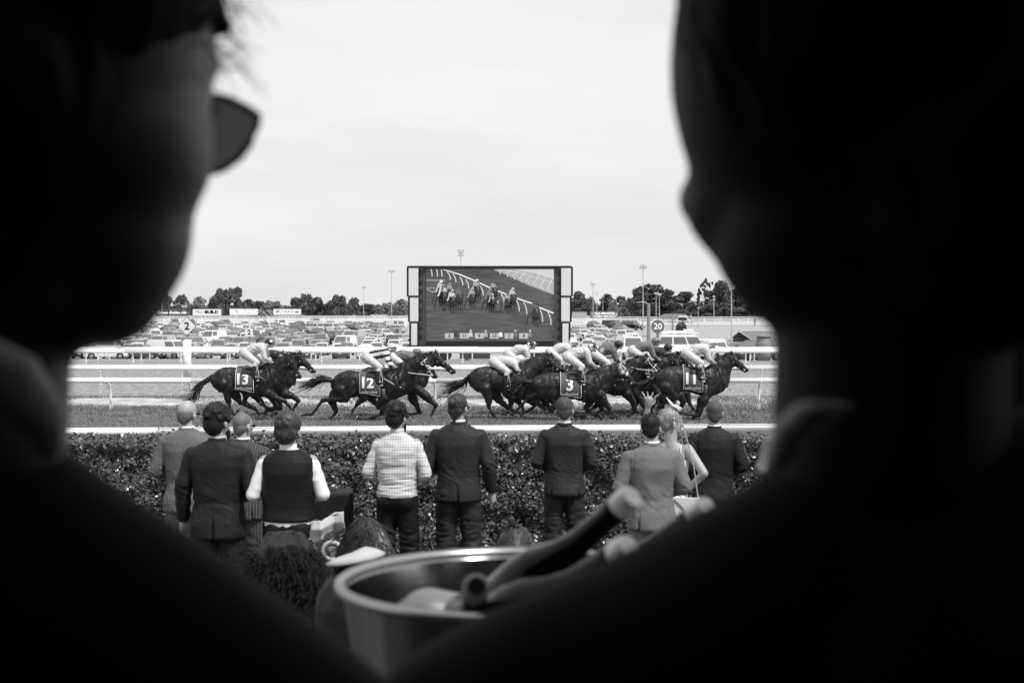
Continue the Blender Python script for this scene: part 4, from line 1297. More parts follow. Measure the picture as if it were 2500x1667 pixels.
def horse(name_label, wpx, Yd, dz, sx, view, poll, muz, hind, fore, tail, coatv=.012, number=None, bridle='black', legs_white=(), girth='strap_black', neck_h=1.0, seed=0, tail_n=60, noseband=False, hood=False):
    """wpx: photo x of the withers; leg paths are side-view joint lists read off the photograph, near side (-y) first"""
    rng = np.random.default_rng(seed)
    wx = W(wpx, 900, Yd).x
    root = empty('racehorse', (wx, Yd, 0), 0, name_label, 'horse', 'field of galloping racehorses')
    def C(p):
        w = conv(view, p[0], p[1], Yd); return Vector((w.x - wx, 0, w.z))
    cm = coat(coatv)
    b = MB()
    rings = []
    for x, t, bo, hw in SECT:
        zc, hz = (t + bo) / 2 + dz, (t - bo) / 2
        rings.append([(x * sx, hw * math.cos(a), zc + hz * math.sin(a)) for a in [2 * math.pi * i / 22 for i in range(22)]])
    b.loft(rings)
    # muscle masses
    for s in (-1, 1):
        b.ell((-1.20 * sx, s * .13, .98 + dz), (.27 * sx, .15, .33))
        b.ell((-.98 * sx, s * .15, .84 + dz), (.2, .13, .22))
        b.ell((.20 * sx, s * .15, .98 + dz), (.17, .12, .33), Matrix.Rotation(.35, 3, 'Y'))
        b.ell((.02 * sx, s * .14, .80 + dz), (.2, .12, .18))
    b.ell((-.4 * sx, 0, .93 + dz), (.5, .27, .3))
    P, Mz = C(poll), C(muz)
    n0 = Vector((.20 * sx, 0, 1.03 + dz)); n1 = Vector((.02, 0, 1.2 + dz))
    # neck: a flattened wedge from chest and withers to the poll
    ax = (P - n0)
    for k in range(6):
        t = k / 5
        c = n0.lerp(P, t) + Vector((0, 0, .05 * math.sin(t * math.pi)))
        r = .30 * (1 - t) ** 1.15 + .125
        c2 = n0.lerp(P, min(1, (k + 1) / 5)) + Vector((0, 0, .05 * math.sin(min(1, (k + 1) / 5) * math.pi)))
        r2 = .30 * (1 - min(1, (k + 1) / 5)) ** 1.15 + .125
        if k < 5:
            b.loft([b.ring(c, r, ax, 16, (.40 + .12 * t, 1)), b.ring(c2, r2, ax, 16, (.40 + .12 * t, 1))])
        b.ell(c, (r * .75, r * (.42 + .1 * t), r * .95))
    b.ell(n1, (.2, .1, .13))
    # head
    hd = Mz - P; hl = hd.length; hd.normalize()
    dn = Vector((hd.z, 0, -hd.x))
    if dn.z > 0: dn = -dn
    hp = lambda t, o, y=0: P + hd * (t * hl) + dn * o + Vector((0, y, 0))
    b.path([hp(.02, .03), hp(.3, .07), hp(.55, .045), hp(.82, .035), hp(1.0, .04)], [.105, .115, .085, .062, .068], 12)
    for s in (-1, 1):
        b.ell(hp(.27, .13, s * .04), (.10, .055, .10)); b.ell(hp(.22, .0, s * .085), (.045, .03, .035))
        b.ell(hp(1.04, .015, s * .04), (.035, .022, .03))
    b.path([hp(.72, .10), hp(.95, .10)], [.04, .042], 10)
    for s in (-1, 1):      # ears
        e0 = hp(-.02, -.07, s * .055)
        back = Vector((-.45, 0, 1)).normalized()
        b.path([e0, e0 + back * .06, e0 + back * .12], [.032, .026, .01], 8)
    # legs
    def leg(pts, y, hindleg, which):
        q = [C(p) for p in pts]
        for i, p in enumerate(q): p.y = y * (1 - .12 * min(i, 2))
        if hindleg: r = [.175, .115, .062, .047, .04]
        else: r = [.14, .088, .056, .046, .04]
        b.path(q[:3], [r[0], r[1], r[2]], 12)
        d = (q[3] - q[2])
        b.cyl(q[2], q[3], .04, .034, 10); b.ell(q[2], r[2] * 1.02); b.ell(q[3], r[3])
        b.cyl(q[3], q[4], .034, .036, 10); b.ell(q[4], .036)
        if hindleg: b.ell(q[2] - (q[1] - q[2]).normalized() * .01, .058)
        dd = (q[4] - q[3]).normalized()
        end = q[4] + dd * .085
        hm = MB(); hm.cyl(q[4] - dd * .005, end, .046, .064, 12); ho = hm.build('hoof', M['hoof'], root, smooth=False)
        sh = MB(); sh.cyl(end, end + dd * .01, .062, .064, 12); sh.build('horse_shoe', M['shoe'], ho)
        if which in legs_white:
            sk_ = MB(); sk_.cyl(q[3].lerp(q[2], .35), q[4], .045, .047, 12); sk_.build('sock', M['strap_white'], root, smooth=True)
    for i, L in enumerate(hind): leg(L, (-.15, .15)[i], True, 'h%d' % i)
    for i, L in enumerate(fore): leg(L, (-.13, .13)[i], False, 'f%d' % i)
    for L in hind:
        k = C(L[1]); b.cap(Vector((-1.08 * sx, 0, .92 + dz)), .2, Vector((k.x, (-.13 if L is hind[0] else .13), k.z)), .11)
    for L in fore:
        k = C(L[0]); b.cap(Vector((.14 * sx, (-.11 if L is fore[0] else .11), .86 + dz)), .15, Vector((k.x, (-.12 if L is fore[0] else .12), k.z)), .115)
    def musc(co, no):
        a = fbm(co, 3.1, seed * 3.3, (1, .6, 1)); a2 = fbm(co, 11, seed * 1.7, (1, 1, 1.6))
        x, z = co[:, 0] / sx, co[:, 2] - dz
        rid = fbm(co @ np.array([[1, 0, .5], [0, 1, 0], [-.6, 0, 1]]), 6.5, seed * 2.1 + 4, (1, .5, .45))
        d = a * .014 + a2 * .002 + .011 * (1 - np.abs(rid) * 3.2)
        near = np.abs(co[:, 1]) > .1
        # groove behind the shoulder, in front of the thigh and down the quarter; last ribs
        def groove(x0, sl, w, dep, za, zb): return -dep * np.exp(-((x - x0 - sl * (z - .95)) / w) ** 2) * (z > za) * (z < zb) * near
        d += groove(-.10, .18, .03, .022, .62, 1.2) + groove(-.86, -.25, .035, .028, .6, 1.15) + groove(-1.27, .35, .03, .016, .6, 1.25) + groove(.33, -.35, .03, .02, .7, 1.3)
        for q in range(5): d += groove(-.36 - q * .075, -.12, .016, .005, .68, 1.1)
        return co + no * d[:, None]
    b.skin('body', cm, root, .019, 4, musc)
    # eye
    for s in (-1, 1):
        e = MB(); e.ell(hp(.23, .005, s * .108), .019, n=8, m=6); e.build('eye', M['leather'], root, smooth=True)
    # tail
    tb = MB()
    T = [C(p) for p in tail]
    T0 = Vector((-1.53 * sx, 0, 1.1 + dz)); T = [T0] + T
    for i in range(tail_n):
        off = Vector((0, rng.normal(0, .05), rng.normal(0, .035)))
        fan = Vector((rng.normal(0, .09), rng.normal(0, .10), rng.normal(0, .11)))
        Lk = rng.uniform(.6, 1.08)
        pts = []
        m = len(T) - 1
        for k in range(9):
            t = k / 8 * Lk * m
            a = min(int(t), m - 1); u = t - a
            p = T[a].lerp(T[a + 1], u)
            s_ = (k / 8)
            pts.append(p + off * (.5 + .5 * s_) + fan * (s_ ** 1.6) + Vector((0, 0, -.05 * s_ * rng.random())))
        tb.tube(pts, [.02 * (1 - .88 * (k / 8) ** 1.5) for k in range(9)], 4)
    tb.tube([T0, T[1].lerp(T0, .4), T[1]], [.05, .05, .025], 8)
    tb.build('tail', M['hair_black'], root)['kind'] = 'stuff'
    # mane
    mb = MB()
    for i in range(46):
        t = rng.uniform(0, 1)
        c = n1.lerp(P + Vector((-.02, 0, .06)), t) + Vector((-.01, 0, .10 + .05 * math.sin(t * 3.1)))
        strands(mb, c - Vector((0, 0, .04)), (-1.0, -.25, .35), .2, .25, 1, .014, .55, rng, .06, .008)
    strands(mb, hp(.0, -.09), (-.3, -.2, .9), .1, .3, 6, .01, .8, rng)
    mb.build('mane', M['hair_black'], root)['kind'] = 'stuff'
    # saddle and girth
    def sec(x):
        xs = [s_[0] * sx for s_ in SECT]
        return [float(np.interp(x, xs, [s_[i] for s_ in SECT])) for i in (1, 2, 3)]
    def surf(x, ang, eps):
        t, bo, hw = sec(x)
        hw = max(hw, .255 if -.8 * sx < x < -.05 else hw) + .022
        return Vector((x, (hw + eps) * math.cos(ang), (t + bo) / 2 + dz + ((t - bo) / 2 + .012 + eps) * math.sin(ang)))
    def surf_z(x, z, eps):
        t, bo, hw = sec(x); zc = (t + bo) / 2 + dz; hz = (t - bo) / 2 + .012 + eps
        sn = max(-1, min(1, (z - zc) / hz))
        return Vector((x, -(max(hw, .255) + .022 + eps) * math.sqrt(max(0.0, 1 - sn * sn)), z))
    def patch(x0, x1, a0, a1, nx, na, eps, name, m, parent, flare=0):
        v, f = [], []
        for j in range(na + 1):
            for i in range(nx + 1):
                for e in (0,):
                    a = a0 + (a1 - a0) * j / na
                    v.append(surf(x0 + (x1 - x0) * i / nx, a, eps + .006 * math.sin(i * 1.9 + seed) * abs(math.cos(a))))
        for j in range(na):
            for i in range(nx):
                q = j * (nx + 1) + i
                f.append((q, q + 1, q + nx + 2, q + nx + 1))
        me = bpy.data.meshes.new(name); me.from_pydata(v, [], f); me.materials.append(m)
        me.polygons.foreach_set('use_smooth', [True] * len(f))
        o = link_mesh(name, me, parent)
        s_ = o.modifiers.new('t', 'SOLIDIFY'); s_.thickness = .008; s_.offset = 1
        return o
    x0, x1 = -.76 * sx, -.20 * sx
    if number is not None:
        a0, a1 = math.radians(222), math.radians(-42)
        cl = patch(x0, x1, a0, a1, 10, 26, .018, 'saddle_cloth', M['saddle_cloth'], root)
        for (xa, xb, aa, ab) in ((x0, x0 + .010, a0, a1), (x1 - .010, x1, a0, a1), (x0, x1, a0, a0 - math.radians(2.0))):
            patch(xa, xb, aa, ab, 2 if xb - xa < .1 else 10, 26 if aa != ab and abs(aa - ab) > 1 else 1, .029, 'cloth_border', M['strap_white'], cl)
        def wrap_text(txt, size, cx, cz, bold, shear=0.0, sxx=1.0):
            me = text_mesh(txt, size, font_shear=shear, bold=bold, sx=sxx)
            import bmesh
            bm = bmesh.new(); bm.from_mesh(me)
            bmesh.ops.subdivide_edges(bm, edges=[e for e in bm.edges if e.calc_length() > .05], cuts=3)
            bmesh.ops.triangulate(bm, faces=bm.faces)
            bm.to_mesh(me); bm.free()
            for v in me.vertices: v.co = surf_z(cx + v.co.x, cz + v.co.y, .034)
            me.materials.clear(); me.materials.append(M['white_ink'])
            link_mesh('lettering', me, cl)
        tz = sec((x0 + x1) / 2)[0] + dz
        wrap_text(number, .40 if len(number) > 1 else .46, x0 + (x1 - x0) * (.36 if len(number) > 1 else .45), tz - .275, .014, 0, .95)
        wrap_text('Ladbrokes', .115, x0 + (x1 - x0) * .42, tz - .515, .003, .2)
    patch(-.58 * sx, -.12 * sx, math.radians(150), math.radians(30), 6, 10, .035, 'saddle', M['leather'], root)
    patch(-.16 * sx, -.07 * sx, math.radians(350), math.radians(190), 2, 18, .006, 'girth', M[girth], root)
    # bridle, bit and breastplate
    brm = M['strap_white' if bridle == 'white' else 'strap_black']
    br = MB()
    def loop(t, o, r, yy):
        pts = []
        for i in range(13):
            a = 2 * math.pi * i / 12
            pts.append(hp(t, o + r * math.cos(a), yy * math.sin(a)))
        br.tube(pts, .011, 5)
    loop(.62, .05, .105, .085); loop(.08, .045, .13, .112)
    for s in (-1, 1):
        br.tube([hp(.04, -.02, s * .115), hp(.3, .05, s * .118), hp(.62, .07, s * .088), hp(.88, .08, s * .07)], .010, 5)
        if noseband: br.tube([hp(.12, .12, s * .11), hp(.4, .0, s * .11), hp(.66, -.04, s * .08)], .014, 5)
    br.build('bridle', brm, root)
    bit = MB(); bit.ell(hp(.87, .085, -.072), (.03, .008, .03)); bit.ell(hp(.6, .12, -.095), (.012, .006, .012)); bit.ell(hp(.2, .1, -.115), (.014, .006, .014)); bit.build('bit_ring', M['shoe'], root)
    if noseband == 'fluffy' or noseband:
        for s in (-1, 1):
            q = MB(); q.cap(hp(.5, .03, s * .1), .026, hp(.72, -.09, s * .07), .024); q.build('cheek_roll', M['strap_white'], root, smooth=True)
    if hood:
        q = MB(); q.path([hp(-.05, .02), hp(.18, .06), hp(.36, .06)], [.125, .135, .11], 14)
        q.skin('blinker_hood', M['hood'], root, .02, 2)
    rn = MB(); hand = Vector((.18, -.1, 1.42 + dz))
    for s in (-1, 1): rn.tube([hp(.87, .09, s * .075), Vector((.5 * sx + .1, s * .14, (hp(.87, .09).z + hand.z) / 2 - .03)), Vector((hand.x, s * .07, hand.z))], .009, 5)
    rn.build('rein', M['strap_white'] if bridle == 'white' else M['strap_black'], root)
    bp_ = MB(); bp_.tube([surf_z(-.1 * sx, 1.15 + dz, .02), Vector((.2 * sx, -.26, .98 + dz)), Vector((.42 * sx, -.17, .88 + dz)), Vector((.5 * sx, 0, .85 + dz))], .009, 5); bp_.build('breastplate', brm, root)
    return root
M['hood'] = mat('hood_patterned', .5, .6, .3, var=.9, scale=9, detail=1)

# front, hind etc. joints are: hip/elbow, stifle/forearm, hock/knee, fetlock, hoof
SPEC = []
def jockey(label, wpx, Yd, dz, sx=1.0, silk='silk_white', cap='cap_white', breeches='breeches', lean=0.0, low=0.0, back=0.0, sleeve=None, seed=0, whip=False, goggles=True, boots='leather'):
    wx = W(wpx, 900, Yd).x
    root = empty('jockey', (wx, Yd, 0), 0, label, 'jockey', 'jockeys riding in the race')
    V = lambda x, y, z: Vector((x * sx + back, y, z + dz - low))
    hip = (-.57, 1.70); sh = (-.06 + lean * .3, 1.83 - lean); head = (.10 + lean * .3, 1.96 - lean * 1.2)
    knee = (-.20, 1.45); ank = (-.27, 1.06); toe = (-.10, 1.02)
    elb = (.02 + lean * .2, 1.56 - lean * .3); hnd = (.20, 1.44)
    b = MB()
    b.path([V(hip[0], 0, hip[1]), V((hip[0] + sh[0]) / 2, 0, (hip[1] + sh[1]) / 2 + .05), V(sh[0], 0, sh[1])], [.12, .115, .12])
    for s in (-1, 1):
        b.path([V(hip[0], s * .1, hip[1] - .02), V(knee[0], s * .25, knee[1])], [.1, .07])
        b.path([V(knee[0], s * .25, knee[1]), V(ank[0], s * .31, ank[1] + .05)], [.065, .05])
        b.path([V(ank[0], s * .31, ank[1]), V(toe[0], s * .33, toe[1])], [.045, .035])
        b.path([V(sh[0], s * .17, sh[1] - .02), V(elb[0], s * .22, elb[1]), V(hnd[0], s * .07, hnd[1])], [.065, .048, .034])
        hx = V(hnd[0] + .03, s * .06, hnd[1])
        b.ell(hx, (.05, .025, .04))
        for k in range(4): b.path([hx + Vector((.03, s * .0, .025 - k * .018)), hx + Vector((.065, -s * .015, .02 - k * .018)), hx + Vector((.055, -s * .035, .015 - k * .018))], [.011, .010, .009], 6)
        b.path([hx + Vector((0, -s * .02, .03)), hx + Vector((.04, -s * .03, .045))], [.012, .010], 6)
    H = V(head[0], 0, head[1])
    b.cap(V(sh[0] + .05, 0, sh[1] + .03), .055, H + Vector((-.01, 0, -.06)), .052)
    b.ell(H, (.095, .078, .105)); b.ell(H + Vector((.045, 0, -.05)), (.06, .055, .065)); b.cap(H + Vector((.1, 0, 0)), .012, H + Vector((.118, 0, -.03)), .014)
    b.ell(H + Vector((.075, 0, -.095)), .03)
    for s in (-1, 1): b.ell(H + Vector((0, s * .078, -.01)), (.02, .012, .03))
    b.skin('body', M['skin'] if seed % 3 else M['skin'], root, .017, 2)
    # silks
    c = MB()
    c.path([V(hip[0] + .1, 0, hip[1] + .02), V((hip[0] + sh[0]) / 2, 0, (hip[1] + sh[1]) / 2 + .06), V(sh[0] - .02, 0, sh[1] + .01)], [.145, .15, .145])
    for s in (-1, 1): c.ell(V(sh[0] - .03, s * .11, sh[1] - .01), (.11, .1, .1))
    c.cap(V(sh[0], 0, sh[1] + .02), .085, V(sh[0] + .06, 0, sh[1] + .06), .066)
    if sleeve is None:
        for s in (-1, 1): c.path([V(sh[0], s * .17, sh[1] - .02), V(elb[0], s * .22, elb[1]), V(hnd[0] - .05, s * .08, hnd[1] + .005)], [.088, .066, .042])
    c.skin('silks', M[silk], root, .016, 2, wrinkle(.02, 9, seed + 1.3, (1, 1, 1.6)))
    if sleeve is not None:
        for s in (-1, 1):
            c = MB(); c.path([V(sh[0] + .01, s * .18, sh[1] - .03), V(elb[0], s * .22, elb[1]), V(hnd[0] - .05, s * .08, hnd[1] + .005)], [.084, .068, .042])
            c.skin('sleeve', M[sleeve], root, .016, 2, wrinkle(.01, 13, seed + 2.3))
    c = MB()
    c.ell(V(hip[0] + .0, 0, hip[1] + .01), (.17, .165, .16))
    for s in (-1, 1):
        c.path([V(hip[0] + .02, s * .1, hip[1] - .02), V(knee[0], s * .25, knee[1])], [.135, .088])
        c.path([V(knee[0], s * .25, knee[1]), V(ank[0] + .01, s * .3, ank[1] + .28)], [.088, .06])
    c.skin('breeches', M[breeches], root, .017, 2, wrinkle(.014, 10, seed + 5.1))
    for s in (-1, 1):
        c = MB()
        c.path([V(ank[0] + .015, s * .295, ank[1] + .28), V(ank[0], s * .31, ank[1] + .03), V(ank[0] + .02, s * .31, ank[1] - .02), V(toe[0], s * .33, toe[1] - .0)], [.066, .052, .052, .04])
        c.skin('boot', M[boots], root, .015, 2)
        st = MB(); st.tube([V(toe[0] - .09, s * .345, toe[1] - .05), V(toe[0] - .02, s * .345, toe[1] - .05)], .018, 6); st.tube([V(toe[0] - .055, s * .36, toe[1] - .05), V(toe[0] - .03, s * .33, toe[1] + .1), V(knee[0] + .02, s * .29, knee[1] - .1)], .011, 5)
        st.build('stirrup', M['shoe'], root)
    # skull cap with peak, goggles
    hm = MB(); hm.ell(H + Vector((-.012, 0, .035)), (.128, .108, .105)); hm.ell(H + Vector((-.05, 0, -.02)), (.085, .098, .075))
    ho = hm.skin('helmet', M[cap], root, .012, 2)
    pk = MB(); pk.ell(H + Vector((.115, 0, .035)), (.06, .07, .012)); pk.build('peak', M[cap], root, smooth=True)
    if goggles:
        g = MB(); g.ell(H + Vector((.085, -.03, .0)), (.03, .035, .026)); g.ell(H + Vector((.085, .03, .0)), (.03, .035, .026)); g.build('goggles', M['glass'], root, smooth=True)
        g = MB(); g.tube([H + Vector((.09 * math.cos(a) * 1.28, .095 * 1.1 * math.sin(a), .02 + .02 * math.cos(a))) for a in [2 * math.pi * i / 16 for i in range(17)]], .010, 5); g.build('goggle_strap', M['strap_black'], root)
    if whip:
        w_ = MB(); w_.tube([V(.3, -.1, 1.45), V(.12, -.16, 1.38), V(-.12, -.3, 1.22)], [.012, .009, .006], 5); w_.build('whip', M['strap_black'], root)
    return root

def silk_mat(name, kind, a=.7, b=.02, ax=((.0, .55, .85),), period=.15, width=.45, vari=0):
    m = mat(name, a, .32, .5)
    if kind == 'stripe': stripes(m, ax, period, width, b, a)
    if kind == 'patch':
        t = m.node_tree; bs = t.nodes['Principled BSDF']; co = t.nodes.new('ShaderNodeTexCoord'); v = t.nodes.new('ShaderNodeTexVoronoi')
        v.inputs['Scale'].default_value = period; v.feature = 'F1'
        t.links.new(co.outputs['Object'], v.inputs['Vector'])
        k = math_node(t, 'LESS_THAN', v.outputs['Distance'], width)
        t.links.new(math_node(t, 'MULTIPLY_ADD', k, b - a, a), bs.inputs['Base Color'])
    M[name] = m
silk_mat('silk_white', 'plain', .5); silk_mat('silk_pale', 'patch', .5, .1, period=3.4, width=.24)
silk_mat('silk_stripe', 'stripe', .75, .02, ax=((-.18, 0, .98),), period=.155, width=.45)
silk_mat('silk_grey', 'plain', .14); silk_mat('silk_dark', 'patch', .015, .6, period=5, width=.12); silk_mat('silk_mid', 'patch', .1, .4, period=2.6, width=.18)
silk_mat('cap_white', 'plain', .75); silk_mat('cap_spot', 'patch', .015, .8, period=9, width=.42); silk_mat('cap_dark', 'plain', .02)
silk_mat('cap_half', 'stripe', .02, .75, ax=((.9, .5, 0),), period=.5, width=.5); silk_mat('cap_hoop', 'stripe', .78, .03, ax=((0, 0, 1),), period=.07, width=.25)
silk_mat('cap_grey', 'plain', .16); silk_mat('breeches', 'plain', .5)

# --- rear pair: 13 and its neighbour
P5 = dict(view=5)
horse('dark bay racehorse wearing cloth 13, rearmost of the field', 640, 38.4, .10, .88, 5, (1690, 440), (1850, 690),
      [[(760, 800), (800, 930), (822, 1060), (862, 1180), (915, 1255)], [(850, 900), (920, 1000), (965, 1085), (1190, 1180), (1235, 1225)]],
      [[(1390, 930), (1500, 1000), (1625, 1050), (1735, 1165), (1675, 1205)], [(1380, 950), (1450, 1040), (1500, 1160), (1340, 1155), (1290, 1110)]],
      [(450, 790), (355, 890), (320, 1000), (150, 1030)], .012, '13', seed=1)
jockey('jockey in plain white silks and a spotted cap, rearmost rider of the race', 651, 38.4, .13, silk='silk_white', cap='cap_spot', seed=1, back=-.02)
horse('brown racehorse half hidden behind horse 13, its head showing beyond', 676, 39.9, .09, .88, 5, (1830, 400), (2050, 610),
      [[(1050, 850), (1080, 950), (1050, 1050), (1200, 1140), (1240, 1200)], [(1150, 900), (1210, 1000), (1290, 1090), (1400, 1190), (1490, 1240)]],
      [[(1640, 950), (1740, 980), (1825, 1040), (1750, 1170), (1770, 1235)], [(1560, 960), (1520, 1060), (1555, 1165), (1440, 1175), (1330, 1225)]],
      [(900, 800), (800, 900), (700, 950)], .018, None, seed=2, tail_n=30)
jockey('jockey in black vest with white sleeves, crouched beside the white-silked rider', 690, 39.9, .06, silk='silk_dark', sleeve='silk_white', cap='cap_half', seed=2, lean=.1, low=.1)
# --- 12 and neighbour
horse('nearly black racehorse wearing cloth 12 with a white crossed bridle', 948.6, 38.4, 0, 1.0, 6, (1755, 430), (1935, 650),
      [[(640, 830), (700, 960), (385, 985), (245, 1180), (140, 1180)], [(560, 900), (490, 990), (555, 1140), (535, 1180), (490, 1225)]],
      [[(1240, 960), (1215, 1050), (1185, 1180), (985, 1250), (900, 1235)], [(1200, 950), (1150, 1040), (1135, 1090), (1210, 1060), (1240, 1010)]],
      [(380, 690), (250, 730), (70, 785)], .009, '12', bridle='white', noseband=True, seed=3, tail_n=80, girth='girth_grey')
jockey('jockey in black and white striped silks and white hooped cap on horse 12', 948.6, 38.4, 0, silk='silk_stripe', cap='cap_hoop', seed=3, whip=True)
horse('brown racehorse beyond horse 12, white-edged blinkers, head stretched ahead', 996, 39.9, .06, .95, 6, (1925, 380), (2190, 590),
      [[(900, 850), (950, 950), (850, 1050), (800, 1120), (780, 1180)], [(980, 880), (1050, 980), (1120, 1060), (1180, 1120), (1220, 1180)]],
      [[(1790, 930), (1850, 990), (1930, 1060), (1860, 1220), (1835, 1270)], [(1600, 950), (1660, 1060), (1710, 1165), (1570, 1185), (1480, 1170)]],
      [(800, 700), (700, 750), (600, 800)], .022, None, seed=4, tail_n=20)
jockey('jockey in grey silks crouched low with face hidden beside the striped rider', 1008, 39.9, .05, silk='silk_grey', cap='cap_grey', seed=4, lean=.12, low=.08)
# --- middle: u and its neighbour
horse('brown unnumbered racehorse with glossy rump, leading the middle group from behind', 1262, 38.9, .10, .85, 7, (1545, 300), (1730, 440),
      [[(700, 700), (740, 830), (755, 970), (795, 1060), (845, 1105)], [(800, 720), (890, 880), (1000, 975), (1090, 1030), (1170, 1060)]],
      [[(1210, 800), (1330, 900), (1420, 890), (1330, 1000), (1230, 1040)], [(1400, 780), (1490, 860), (1560, 960), (1620, 1040), (1500, 970)]],
      [(400, 640), (250, 690), (40, 780)], .024, None, seed=5, tail_n=70, legs_white=())
jockey('jockey in white crouched very low over the glossy brown horse', 1258, 38.9, .08, silk='silk_white', cap='cap_white', seed=5, lean=.16, low=.22, goggles=False)
horse('dark racehorse mostly hidden beyond the glossy brown one', 1300, 40.6, .06, .9, 7, (1600, 300), (1780, 450),
      [[(1000, 760), (1060, 840), (1040, 960), (1000, 1010), (960, 1030)], [(1100, 760), (1120, 860), (1200, 960), (1230, 1040), (1180, 1060)]],
      [[(1460, 820), (1520, 900), (1590, 990), (1500, 1000), (1450, 960)], [(1560, 830), (1620, 900), (1660, 1000), (1600, 1020), (1560, 1040)]],
      [(900, 650), (800, 700), (700, 720)], .012, None, seed=6, tail_n=20)
jockey('jockey in white with a flowered cap, head above the low white rider', 1287, 40.6, .03, silk='silk_white', cap='cap_spot', seed=6, back=.03)
# --- 3 and the pack around it
horse('large brown racehorse wearing cloth 3 with patterned white hood', 1436, 38.4, -.05, 1.0, 8, (420, 520), (590, 725),
      [[(-680, 740), (-640, 850), (-800, 905), (-1010, 1130), (-1120, 1075)], [(-760, 830), (-800, 900), (-640, 1010), (-560, 1060), (-480, 1020)]],
      [[(130, 860), (200, 980), (262, 1065), (345, 1165), (385, 1225)], [(60, 900), (-20, 1000), (-60, 1060), (90, 1140), (150, 1185)]],
      [(-870, 690), (-960, 730), (-1060, 790)], .016, '3', seed=7, hood=True, tail_n=60)
jockey('jockey in pale silks with goggles pushed up on a dark cap, on horse 3', 1440, 38.4, .02, silk='silk_pale', cap='cap_spot', seed=7, back=-.02)
horse('dark racehorse between the glossy brown horse and horse 3, far side', 1398, 41.0, .05, .92, 8, (60, 380), (220, 560),
      [[(-420, 800), (-380, 900), (-300, 1000), (-240, 1080), (-180, 1120)], [(-500, 800), (-520, 900), (-420, 980), (-360, 1040), (-330, 1100)]],
      [[(40, 880), (100, 960), (160, 1060), (60, 1120), (0, 1160)], [(120, 880), (190, 960), (250, 1060), (300, 1130), (330, 1200)]],
      [(-560, 700), (-640, 740), (-700, 800)], .012, None, seed=8, tail_n=20)
jockey('jockey in white silks with a dark emblem and white cap, far side of horse 3', 1392, 41.0, .07, silk='silk_pale', cap='cap_white', seed=8)
horse('dark racehorse with white noseband rope, directly beyond horse 3', 1508, 39.9, .04, .92, 8, (735, 400), (920, 550),
      [[(50, 820), (90, 920), (200, 1010), (260, 1080), (330, 1130)], [(120, 860), (180, 940), (60, 1040), (0, 1080), (-60, 1120)]],
      [[(480, 860), (560, 960), (590, 1090), (480, 1160), (400, 1175)], [(600, 850), (670, 960), (740, 1080), (690, 1120), (660, 1165)]],
      [(-100, 700), (-200, 760), (-260, 800)], .013, None, seed=9, bridle='white', tail_n=20)
jockey('jockey in shiny dark grey silks with white gloves, above the patterned hood', 1502, 39.9, .05, silk='silk_mid', cap='cap_dark', seed=9)
horse('dark racehorse second from the front, neck low behind the leader', 1575, 40.8, .05, .9, 8, (1085, 400), (1200, 560),
      [[(560, 850), (600, 950), (560, 1050), (640, 1100), (700, 1130)], [(640, 850), (700, 950), (760, 1040), (820, 1080), (860, 1110)]],
      [[(900, 870), (960, 960), (900, 1040), (820, 1060), (780, 1090)], [(1020, 860), (1080, 960), (1150, 1080), (1210, 1100), (1180, 1120)]],
      [(400, 700), (300, 760), (250, 800)], .012, None, seed=10, tail_n=20)
jockey('jockey in grey satin silks and grey cap, behind the leading pair', 1593, 40.8, .12, silk='silk_grey', cap='cap_grey', seed=10, whip=True)
horse('dark racehorse on the far side of the leader, crest of its neck showing', 1622, 41.6, .0, .9, 8, (1180, 370), (1330, 480),
      [[(800, 850), (840, 950), (800, 1050), (860, 1100), (900, 1130)], [(880, 850), (900, 950), (960, 1040), (1000, 1080), (1040, 1110)]],
      [[(1160, 870), (1220, 960), (1180, 1040), (1120, 1060), (1080, 1090)], [(1260, 860), (1300, 960), (1350, 1050), (1390, 1100), (1400, 1120)]],
      [(700, 700), (600, 760), (550, 800)], .02, None, seed=12, tail_n=20)
jockey('jockey in dark silks and dark cap nearly hidden behind the leaders', 1622, 41.6, .03, silk='silk_dark', cap='cap_dark', seed=12, low=.05, lean=.05)
horse('brown dappled racehorse wearing cloth 11, leading the race', 1730, 38.4, .11, .93, 8, (1850, 380), (2060, 540),
      [[(980, 760), (1110, 890), (860, 900), (900, 1010), (860, 1060)], [(1000, 820), (1030, 930), (1145, 1075), (1210, 1115), (1290, 1120)]],
      [[(1490, 930), (1450, 1020), (1415, 1135), (1250, 1125), (1180, 1100)], [(1480, 950), (1440, 1050), (1400, 1140), (1320, 1200), (1280, 1240)]],
      [(760, 700), (640, 760), (560, 800)], .022, '11', seed=11, tail_n=60, girth='girth_grey')
jockey('jockey in pale figured silks and light cap on leading horse 11', 1728, 38.4, .11, silk='silk_pale', cap='cap_white', seed=11)

# turf and dirt kicked up behind the hooves
def clods():
    r = np.random.default_rng(5); b = MB()
    for px, py, n in ((668, 1018, 26), (560, 1012, 10), (905, 1020, 12), (1228, 1015, 14), (1500, 1018, 26), (1440, 1022, 16), (1655, 1015, 14), (1745, 1022, 8)):
        for i in range(n):
            w = W(px + r.normal(0, 22), py - abs(r.normal(0, 9)), 38.4 + r.normal(0, .8))
            s_ = abs(r.normal(0, .022)) + .012
            b.ell((w.x, w.y, max(.02, w.z)), (s_ * 1.4, s_, s_ * .8), Matrix.Rotation(r.uniform(0, 3), 3, 'Y'), 6, 4)
    tag(b.build('turf_clods', mat('clod', .03, .95, .1), None), 'small dark clods of turf thrown up around the galloping hooves', 'turf clods', kind='stuff')
clods()
